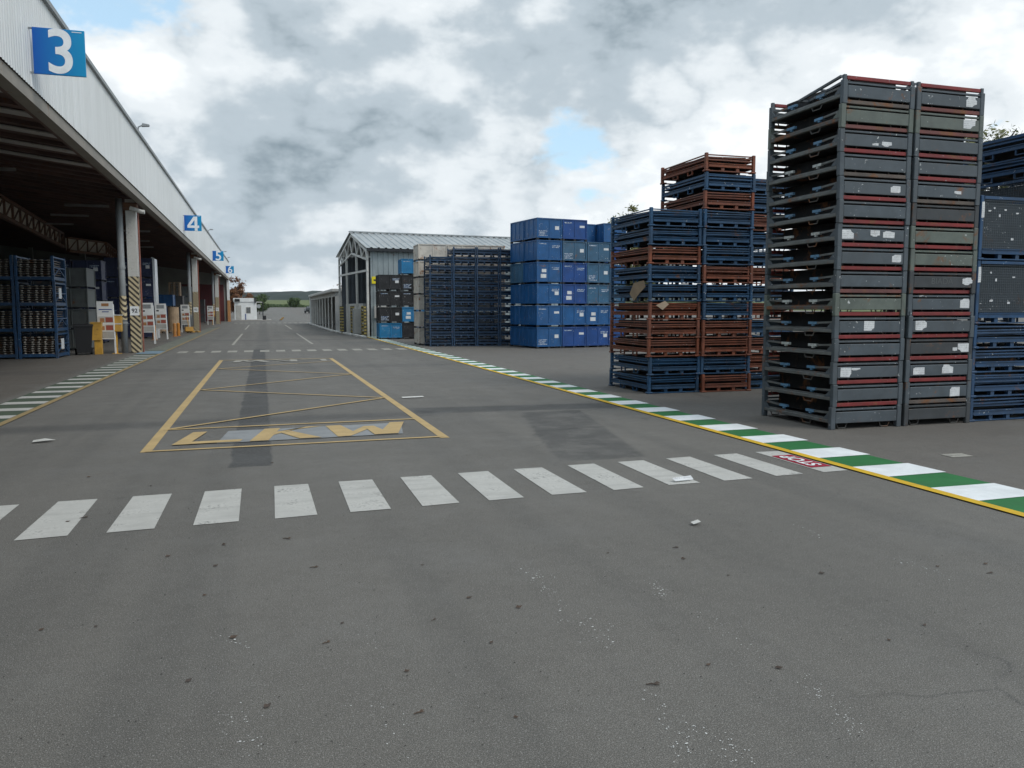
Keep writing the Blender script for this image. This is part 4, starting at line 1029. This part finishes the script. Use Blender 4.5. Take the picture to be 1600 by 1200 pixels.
# ------------------------------------------------------------------ trees
def tree(name, label, loc, h, rad, n, leaf, lm, seed, trunk_h=.35, group=None, shape_=1.0):
    r = random.Random(seed); t = thing(name, label, 'tree', loc, 0, group)
    mb = MB(); mb.tube([(0, 0, 0), (.1 * rad, 0, h * trunk_h), (.05, .1 * rad, h * .85)], [h * .022, h * .016, h * .005], 7); tips = []
    for k in range(16):
        a = r.uniform(0, 6.28); z0 = h * r.uniform(trunk_h * .8, .8); L = rad * r.uniform(.5, 1.0) * (1.15 - .5 * z0 / h)
        q = Vector((math.cos(a) * L, math.sin(a) * L, z0 + L * r.uniform(.3, .9))); mb.tube([(0, 0, z0), tuple(q * .5 + Vector((0, 0, z0 * .5))), tuple(q)], [h * .009, h * .006, h * .002], 5); tips.append(q)
    part('trunk', mb, 'bark', t)
    cl = []
    for q in tips:
        for k in range(5): cl.append((q * r.uniform(.55, 1.05) + Vector((r.gauss(0, .14), r.gauss(0, .14), r.gauss(0, .12))) * rad, rad * r.uniform(.10, .26)))
    for k in range(10): cl.append((Vector((r.gauss(0, .3) * rad, r.gauss(0, .3) * rad, h * r.uniform(.6, .98))), rad * r.uniform(.12, .25)))
    c = MB()
    for k in range(n):
        p, s_ = r.choice(cl); p = p + Vector((r.gauss(0, 1), r.gauss(0, 1), r.gauss(0, .8))) * s_ * .7
        u = Vector((r.gauss(0, 1), r.gauss(0, 1), r.gauss(0, 1))).normalized(); w = u.orthogonal().normalized(); l = leaf * r.uniform(.6, 1.3)
        c.sheet([tuple(p - u * l), tuple(p + w * l * .45), tuple(p + u * l), tuple(p - w * l * .45)])
    me = bpy.data.meshes.new('crown'); me.from_pydata(c.v, [], c.f); me.materials.append(MATS[lm]); link('crown', me, t)
tree('yard_tree', 'sparse olive tree showing above the blue crates at right edge', (31.9, 29.5, 0), 10.4, 3.0, 14000, .13, 'leaf_a', 3)
tree('yard_tree', 'sparse tree top showing above the blue boxes beside orange stack', (30.0, 62, 0), 10.1, 2.6, 9000, .17, 'leaf_a', 5)
tree('yard_tree', 'thin tree sprig showing behind the top of the orange stack', (29.0, 46, 0), 11.0, 2.2, 2600, .14, 'leaf_r', 8)
tree('far_tree', 'dense red-brown tree standing behind the white cabin', (-3.6, 140, gz(140)), 6.3, 2.0, 6000, .2, 'leaf_r', 9, .15)
tree('far_tree', 'dark green tree right of the red-brown tree behind the cabin', (-.6, 165, gz(165)), 4.0, 1.7, 4000, .2, 'leaf_g', 10, .15)
tree('far_tree', 'low dark bush at the field edge in the middle of the gap', (10.5, 285, gz(285)), 3.2, 2.0, 4000, .3, 'leaf_g', 12, .1)
tree('far_tree', 'brownish tree rising behind the garage roof', (12.5, 110, 0), 5.4, 2.6, 5000, .16, 'leaf_r', 13, .2)
tree('far_tree', 'second brownish tree behind the garage roof nearer the shed', (11.5, 84, 0), 4.3, 2.0, 4000, .15, 'leaf_a', 14, .2)
def hedge():
    r = random.Random(4); mb = MB()
    for k in range(9000):
        x = r.uniform(-60, 90); y = 304 + r.uniform(-2, 3); z = 2.0 + r.random() ** 1.3 * (.9 + .3 * math.sin(x * .21) + .2 * math.sin(x * .73)); s_ = r.uniform(.2, .45)
        u = Vector((r.gauss(0, 1), r.gauss(0, 1), r.gauss(0, 1))).normalized(); w = u.orthogonal().normalized(); p = Vector((x, y, z))
        mb.sheet([tuple(p - u * s_), tuple(p + w * s_ * .6), tuple(p + u * s_), tuple(p - w * s_ * .6)])
    me = bpy.data.meshes.new('hedge'); me.from_pydata(mb.v, [], mb.f); me.materials.append(MATS['leaf_g']); o = link('hedge', me); tag(o, 'low green hedge along the far edge of the yard', None, None, 'stuff')
hedge()

# ------------------------------------------------------------------ goods under the canopy
def rack(loc, label, v):
    W, D, H = 1.12, 1.6, .82; w, d = W / 2, D / 2; t = thing('steel_rack', label, 'rack', loc, R(random.uniform(-.5, .5)), 'blue racks under the canopy'); m = 'blue_r'
    K = lambda n, fn, mm=m: shape(('rk',) + n, fn, mm)
    for sx in (-1, 1):
        for sy in (-1, 1):
            def f(sx=sx, sy=sy): q = MB(); a, b = sorted((sx * w, sx * (w - .08))); c, e = sorted((sy * d, sy * (d - .08))); q.cbox(a, b, c, e, 0, H - .004, .006); return q
            link('post', K(('p', sx, sy), f), t)
    def base():
        q = MB(); q.box(-w + .081, w - .081, -d + .01, -d + .06, .05, .15); q.box(-w + .081, w - .081, d - .06, d - .01, .05, .15); q.box(-w + .01, -w + .06, -d + .081, d - .081, .05, .15); q.box(w - .06, w - .01, -d + .081, d - .081, .05, .15); q.box(-w + .06, w - .06, -d + .06, d - .06, .1, .12); return q
    link('base_frame', K(('b',), base), t)
    def side(sx):
        def f():
            q = MB(); x = sx * (w - .03); q.bar((x, -d + .08, H - .05), (x, d - .08, H - .05), .03, .05); q.bar((x, -d + .08, .45), (x, d - .08, .45), .03, .04); q.bar((x, -d + .08, .17), (x, 0, .43), .025, .03); q.bar((x, 0, .43), (x, d - .08, .17), .025, .03); return q
        return f
    for sx in (-1, 1): link('side_brace', K(('s', sx), side(sx)), t)
    link('back_panel', K(('bk',), lambda: MB().box(-w + .081, w - .081, d - .05, d - .03, .16, H - .06)), t)
    if v % 2 == 0: link('paper_label', K(('lb',), lambda: MB().box(w - .012, w + .002, -.3, .05, .28, .62), 'white_paper'), t)
    g = thing('stamped_parts', label.replace('blue steel rack', 'piles of stamped metal in rack').replace(' under canopy', ''), 'metal parts', (loc[0], loc[1], loc[2] + .12), 0, 'metal parts in the blue racks')
    def plates():
        r = random.Random(7); q = MB()
        for k in range(8): z = .02 + k * .073; o = r.uniform(-.02, .02); q.box(-.46 + o, .46 + o, -.66 + o, .6, z, z + .03)
        return q
    def rims():
        r = random.Random(9); q = MB()
        for k in range(8):
            z = .02 + k * .073 + r.uniform(-.006, .006); x = r.uniform(-.02, .02); q.tube([(x, 0, z), (x, 0, z + .02), (x, 0, z + .045)], [.03, .06 + r.uniform(-.015, .01), .03], 8)
        return q
    link('plate_pile', shape('plates', plates, 'rustplate'), g)
    for i in range(5): link('rim_stack', shape('rims', rims, 'steel'), g, (-.39 + i * .19 + random.uniform(-.02, .02), -.66, 0))
for c, x in enumerate((-6.87, -8.02, -9.17)):
    for i in range(4): rack((x, 28.9 + .8, i * .82), f'blue steel rack, {nth(i, 4)} in {("front right", "second", "third")[c]} rack column under canopy', i + c)
def crate_stack(kind, W, D, H, x, y, n, m, what, group, marks=False, name='steel_box'):
    for i in range(n): steel_box(kind, W, D, H, (x, y, i * H), f'{nth(i, n)} {what}', m, group, i, marks, 'box', name)
MATS['navy'] = paint('navy_box', (.02, .028, .075), .5, .25, 3, .05, chips=1.0)
crate_stack('gs', 1.2, 1.6, .79, -7.0, 35.2, 4, 'grey_box', 'grey steel box in stack behind the front notice board', 'grey boxes under the canopy', False)
crate_stack('gs', 1.2, 1.6, .79, -8.25, 35.2, 4, 'grey_dark', 'dark grey box in stack beside the blue racks', 'grey boxes under the canopy', False)
for k, (x, y, n) in enumerate(((-7.6, 41.5, 4), (-8.85, 41.5, 4), (-10.1, 41.5, 4), (-7.3, 47.5, 4), (-6.15, 47.5, 4))):
    crate_stack('nv' if k < 3 else 'nv3', 1.2, 1.2, .95 if k < 3 else 1.07, x, y, n, 'navy', 'navy box in ' + ('nearer right', 'nearer middle', 'nearer left', 'further left', 'further right')[k] + ' dark stack inside the hall', 'navy boxes under the canopy', True)
s = thing('wrapped_edge', 'white plastic wrap hanging down the end of the navy boxes', 'plastic wrap', (-5.5, 47.0, 0)); part('sheet', MB().prism([(0, 0), (.06, 0), (.05, 4.25), (-.1, 4.35)], 'y', 0, 1.1), 'wrap', s)
for k, (x, y, n) in enumerate(((-6.6, 62, 3), (-6.4, 67, 3), (-7.6, 62, 3), (-6.3, 73, 4), (-6.4, 79, 4), (-6.6, 94, 3))):
    crate_stack('nv2', 1.2, 1.6, .86, x, y, n, ('box_a', 'grey_dark', 'box_b', 'grey_box', 'navy', 'grey_dark')[k], 'box of the ' + ('blue', 'dark grey', 'deep blue', 'grey', 'navy', 'dark')[k] + ' stack ' + ('before', 'past', 'inside', 'well past', 'far past', 'furthest past')[k] + ' second column under canopy', 'far boxes under the canopy', False)
def wood_pallet(t, z):
    for y in (-.5, -.25, 0, .25, .5): part('plank', MB().box(-.4, .4, y - .05, y + .05, z + .122, z + .144), 'wood', t)
    for x in (-.35, 0, .35): part('bearer', MB().box(x - .05, x + .05, -.55, .55, z, z + .12), 'wood', t)
for k, (x, y) in enumerate(((-5.55, 56.5), (-6.3, 56.5))):
    s = thing('wooden_pallet', f'wooden pallet under the {("right", "left")[k]} cardboard drum near second column', 'pallet', (x, y, 0)); wood_pallet(s, 0)
    s = thing('cardboard_drum', f'{("right", "left")[k]} of two tall tan cardboard drums on pallets', 'drum', (x, y, .146)); part('shell', MB().tube([(0, 0, 0), (0, 0, 1.5)], .34, 18), 'cardb', s, smooth=False); part('lid', MB().tube([(0, 0, 1.501), (0, 0, 1.55)], .35, 18), 'cardb', s)
for i in range(7):
    s = thing('wooden_pallet', f'wooden pallet, {nth(i, 7)} in pile on the dark grey boxes past second column', 'pallet', (-6.4, 67, 2.582 + i * .146)); wood_pallet(s, 0)
def notice(loc, rz_, label, kind):
    t = thing('notice_board', label, 'notice board', loc, rz_)
    for sx in (-1, 1): part('leg', MB().bar((sx * .26, .09, 0), (sx * .25, .03, 1.75), .045, .045), 'white', t); part('rear_leg', MB().bar((sx * .26, .26, 0), (sx * .25, .05, 1.6), .035, .035), 'offwhite', t)
    b = part('board', MB().prism([(.055, .52), (.0, 1.85), (-.03, 1.85), (.025, .52)], 'x', -.265, .265), 'white', t)
    # prism on x: (y, z)
    def onb(nm, x0, x1, z0, z1, m, k=0):
        f = lambda z: -.032 + .055 * (1.85 - z) / 1.33 - .003 - k * .002
        part(nm, MB().sheet([(x0, f(z0), z0), (x1, f(z0), z0), (x1, f(z1), z1), (x0, f(z1), z1)]), m, b)
    if kind == 0:
        onb('emblem', -.11, .13, 1.68, 1.78, 'orangeprint'); onb('print_line', -.2, .22, 1.55, 1.58, 'bluedoc'); onb('print_line', -.1, .12, 1.47, 1.5, 'bluedoc')
    else: onb('emblem', -.18, .18, 1.6, 1.78, 'pipe'); onb('print_line', -.2, -.08, 1.45, 1.52, 'ink')
    for z in (1.12, .84):
        onb('panel_card', -.24, .26, z - .02, z + .2, 'offwhite'); onb('warning_sign', -.18, -.04, z, z + .14, 'orangeprint', 1); onb('red_card', .0, .24, z, z + .17, 'redprint', 1)
    onb('blank_sheet', -.25, .26, .56, .79, 'col_grey')
notice((-5.28, 31.2, 0), R(-6), 'tall white notice board with warning cards before the grey boxes', 0)
notice((-4.98, 39.5, 0), R(-6), 'white notice board just right of the striped column', 1)
notice((-5.05, 45.2, 0), R(-6), 'white notice board beside orange posts past the striped column', 1)
notice((-4.95, 57.8, 0), R(-6), 'white notice board with yellow box near the second column', 1)
notice((-4.9, 84, 0), R(-6), 'white notice board furthest along near the third column', 1)
def wheelie(loc, label):
    t = thing('wheeled_bin', label, 'bin', loc, R(12))
    b = MB(); b.v += [(-.22, -.22, .08), (.22, -.22, .08), (.22, .26, .08), (-.22, .26, .08), (-.29, -.32, .98), (.29, -.32, .98), (.29, .34, .98), (-.29, .34, .98)]
    b.f += [(0, 3, 2, 1), (4, 5, 6, 7), (0, 1, 5, 4), (1, 2, 6, 5), (2, 3, 7, 6), (3, 0, 4, 7)]; part('body', b, 'black', t)
    part('lid', MB().prism([(-.35, .985), (.36, .985), (.36, 1.03), (0, 1.07), (-.35, 1.03)], 'x', -.31, .31), 'black', t)
    for s_ in (-1, 1): part('wheel', MB().tube([(s_ * .2, .27, .1), (s_ * .27, .27, .1)], .1, 12), 'rubber', t)
    part('handle', MB().tube([(-.22, .4, .98), (.22, .4, .98)], .018, 6), 'black', t)
wheelie((-5.95, 30.9, 0), 'black wheeled bin beside the yellow bin under canopy')
s = thing('litter_bin', 'yellow plastic bin on a stand left of front notice board', 'bin', (-5.55, 31.05, 0)); part('bucket', MB().prism([(-.14, .5), (.14, .5), (.17, 1.1), (-.17, 1.1)], 'y', -.15, .15), 'yellow', s); part('stand', MB().cbox(-.08, .16, -.1, .1, 0, .498), 'yellow', s); part('rim', MB().cbox(-.185, .185, -.165, .165, 1.101, 1.13), 'yellow', s)
def ybox(loc, label):
    t = thing('tool_box_post', label, 'box', loc)
    part('post', MB().cbox(-.03, .03, -.03, .03, 0, .78), 'yellow', t); part('base', MB().box(-.14, .14, -.14, .14, 0, .012), 'yellow', t)
    part('cabinet', MB().cbox(-.2, .2, -.14, .14, .781, 1.35, .015), 'yellow', t); part('shelf_line', MB().box(-.205, .205, -.147, -.141, 1.04, 1.08), 'offwhite', t); part('lid', MB().box(-.22, .22, -.16, .16, 1.352, 1.38), 'offwhite', t)
ybox((-4.98, 31.35, 0), 'yellow cabinet on a post between front notice board and grey pipe'); ybox((-5.0, 60.5, 0), 'yellow cabinet on a post just past the second column'); ybox((-4.75, 85.2, 0), 'yellow cabinet on a post furthest along the canopy')
for k, (x, y) in enumerate(((-5.3, 44.4), (-4.85, 49.8), (-4.75, 50.8))):
    s = thing('bollard', ('orange bollard left of the board past the striped column', 'orange bollard in front of the cardboard drums', 'orange bollard nearest the road before the drums')[k], 'bollard', (x, y, 0)); part('tube', MB().tube([(0, 0, 0), (0, 0, .72), (0, 0, .76)], [.09, .09, .05], 10), 'orange_post', s); part('foot_plate', MB().box(-.14, .14, -.14, .14, 0, .012), 'orange_post', s)
for k, y in enumerate((104.5, 106.5)):
    s = thing('guard_post', f'tall orange guard post at hall end, {("nearer", "further")[k]} one', 'post', (-3.95, y, 0)); part('tube', MB().cbox(-.14, .14, -.14, .14, 0, 2.6), 'orange_post', s); part('foot_plate', MB().box(-.2, .2, -.2, .2, 0, .015), 'orange_post', s)
s = thing('pallet_truck', 'yellow hand pallet truck parked by the second column', 'pallet truck', (-4.35, 56.0, 0), R(25))
for x in (-.18, .18): part('fork', MB().cbox(x - .08, x + .08, -.6, .6, .06, .14), 'yellow', s)
part('chassis', MB().cbox(-.26, .26, .6, .8, .08, .4), 'yellow', s); part('tiller', MB().tube([(0, .75, .4), (0, 1.0, 1.15)], .025, 6), 'yellow', s); part('grip', MB().tube([(-.15, 1.0, 1.15), (.15, 1.0, 1.15)], .02, 6), 'black', s)
for x in (-.08, .08): part('wheel', MB().tube([(x - .03, .7, .08), (x + .03, .7, .08)], .08, 10), 'rubber', s)

# ------------------------------------------------------------------ litter
torn_ = lambda name, label, loc, rz_, pts, m, cat: tag(link(name, (lambda mb: (mb.sheet([(x, y, .006 + z) for x, y, z in pts]), mb)[1])(MB()).mesh(name, m), None, (loc[0], loc[1], .012), (0, 0, rz_)), label, cat)
def gpt(px, py):
    x, y = (px - 800) / 1250, (600 - py) / 1250; pit, yaw = R(-5.393), R(17.256)
    fy, fz = math.cos(pit) - y * math.sin(pit), math.sin(pit) + y * math.cos(pit); k = -1.6 / fz
    return (k * (x * math.cos(yaw) + fy * math.sin(yaw)), k * (-x * math.sin(yaw) + fy * math.cos(yaw)))
torn_('paper_scrap', 'crumpled white paper lying on asphalt at left of the lorry bay', gpt(68, 691), .3, [(-.12, -.04, 0), (.06, -.05, .01), (.13, .01, .0), (.02, .06, .02), (-.10, .05, .01)], 'offwhite', 'litter')
torn_('paper_scrap', 'small white paper scrap on the asphalt right of picture centre', gpt(1087, 820), .4, [(-.05, -.02, 0), (.03, -.025, .006), (.05, .02, .01), (-.03, .025, .003)], 'offwhite', 'litter')
torn_('paper_scrap', 'curled white strip lying on a crossing stripe near the stop mark', gpt(1065, 752), .2, [(-.1, -.03, 0), (.1, -.05, .0), (.1, -.01, .03), (-.1, .02, .02)], 'white_paper', 'litter')
torn_('paper_scrap', 'small white scrap right of the lorry bay box', gpt(645, 622), .2, [(-.2, -.03, 0), (.2, -.05, .0), (.2, .03, .01), (-.2, .05, .01)], 'offwhite', 'litter')
spots = [(150, 980, 0), (365, 997, 0), (510, 1006, 1), (295, 1065, 0), (418, 1105, 0), (655, 1116, 1), (636, 1050, 0), (678, 970, 1), (768, 1005, 0), (733, 935, 0), (490, 888, 1), (447, 843, 1), (350, 852, 0), (337, 885, 0), (320, 931, 0), (660, 884, 0), (263, 870, 0), (1055, 857, 1), (1068, 874, 0), (950, 865, 0), (811, 950, 0), (1020, 1072, 1), (806, 1122, 0), (1217, 1045, 0), (1284, 897, 0), (1138, 900, 0), (1445, 978, 0), (1389, 1001, 0), (1547, 897, 1), (1540, 882, 0), (730, 712, 0), (425, 724, 1), (131, 810, 1), (106, 816, 0), (236, 760, 0), (139, 746, 0), (535, 975, 0), (1107, 1040, 0), (1465, 886, 0), (65, 985, 0)]
def leafmesh(seed, twig):
    r = random.Random(seed); mb = MB()
    if twig: mb.tube([(-.05, 0, .006), (-.01, .012, .009), (.05, .004, .006)], [.004, .0065, .003], 5); mb.sheet([(.0, .01, .008), (.03, .035, .02), (.06, .03, .008), (.03, .012, .008)])
    else:
        P = [(-.035, 0, .004), (-.015, .017, .012 + r.uniform(0, .01)), (.012, .018, .01), (.036, .003, .016), (.01, -.015, .004), (-.016, -.013, .005)]
        mb.sheet(P[:4]); n = len(mb.v); mb.v += P[4:]; mb.f.append((0, 3, n, n + 1))
    return mb
LM = {(s_, tw): leafmesh(s_, tw).mesh('dry_leaf', 'dryleaf') for s_ in range(4) for tw in (0, 1)}
for i, (px, py, tw) in enumerate(spots):
    x, y = gpt(px, py); o = link('dry_twig' if tw else 'dry_leaf', LM[(i % 4, tw)], None, (x, y, .003), (0, 0, random.uniform(-.7, .7)), (random.uniform(.3, .6),) * 3)
    tag(o, 'thin curled brown twig lying loose on the asphalt' if tw else 'small curled dry brown leaf lying loose on the asphalt', 'twig' if tw else 'leaf', 'dry twigs strewn over the asphalt' if tw else 'dry leaves strewn over the asphalt')
def flakes():
    r = random.Random(21); mb = MB()
    tracks = [((820, 885), (870, 930), 9, 70), ((875, 945), (955, 1010), 16, 60), ((1015, 905), (1045, 935), 7, 34), ((1090, 955), (1180, 1020), 14, 26), ((1020, 1085), (1080, 1190), 12, 40), ((1075, 1130), (1180, 1198), 16, 50), ((1250, 1062), (1330, 1120), 12, 36), ((1310, 1110), (1340, 1150), 10, 30), ((1395, 870), (1490, 905), 4, 34), ((1240, 820), (1300, 845), 4, 16), ((345, 995), (390, 1010), 10, 20), ((370, 1105), (400, 1170), 16, 34), ((540, 975), (600, 1020), 14, 12), ((560, 1075), (640, 1180), 18, 22)]
    for (a, b, sp_, n) in tracks:
        for k in range(n):
            u = r.random(); x, y = gpt(a[0] + (b[0] - a[0]) * u + r.gauss(0, sp_), a[1] + (b[1] - a[1]) * u + r.gauss(0, sp_ * .5)); s_ = r.uniform(.001, .0038) * (1 if r.random() < .88 else 1.9); q = []
            t0 = r.uniform(0, 6)
            for j in range(5): q.append((x + math.cos(t0 + j * 1.256) * s_ * r.uniform(.6, 1.4), y + math.sin(t0 + j * 1.256) * s_ * r.uniform(.6, 1.4), .0035))
            mb.sheet(q)
    o = link('paint_flakes', mb.mesh('paint_flakes', 'flake')); tag(o, 'white paint flecks scattered over the near asphalt', None, None, 'stuff')
    mb = MB()
    for k in range(260):
        x, y = gpt(r.uniform(0, 1600), r.uniform(730, 1200)); s_ = r.uniform(.0015, .004)
        mb.tube([(x - s_, y, .004), (x, y + s_ * .4, .005), (x + s_, y, .004)], [.0012, s_ * .5, .0012], 4)
    o = link('grit', mb.mesh('grit', 'flake_d')); tag(o, 'fine dark grit and crumbs scattered over the asphalt', None, None, 'stuff')
flakes()

# ------------------------------------------------------------------ air
def haze():
    t = NT('haze_air'); t.n.remove(t.b); v = t.new('ShaderNodeVolumePrincipled'); v.inputs['Density'].default_value = .00006
    v.inputs['Color'].default_value = (.8, .88, 1, 1); v.inputs['Anisotropy'].default_value = .2
    t.l.new(v.outputs[0], [n for n in t.n if n.type == 'OUTPUT_MATERIAL'][0].inputs['Volume']); MATS['haze'] = t.m
    o = link('haze', MB().box(-2600, 2700, -450, 3100, -2, 48).mesh('haze', 'haze')); tag(o, 'thin pale haze in the air over the yard', None, None, 'stuff')
haze()
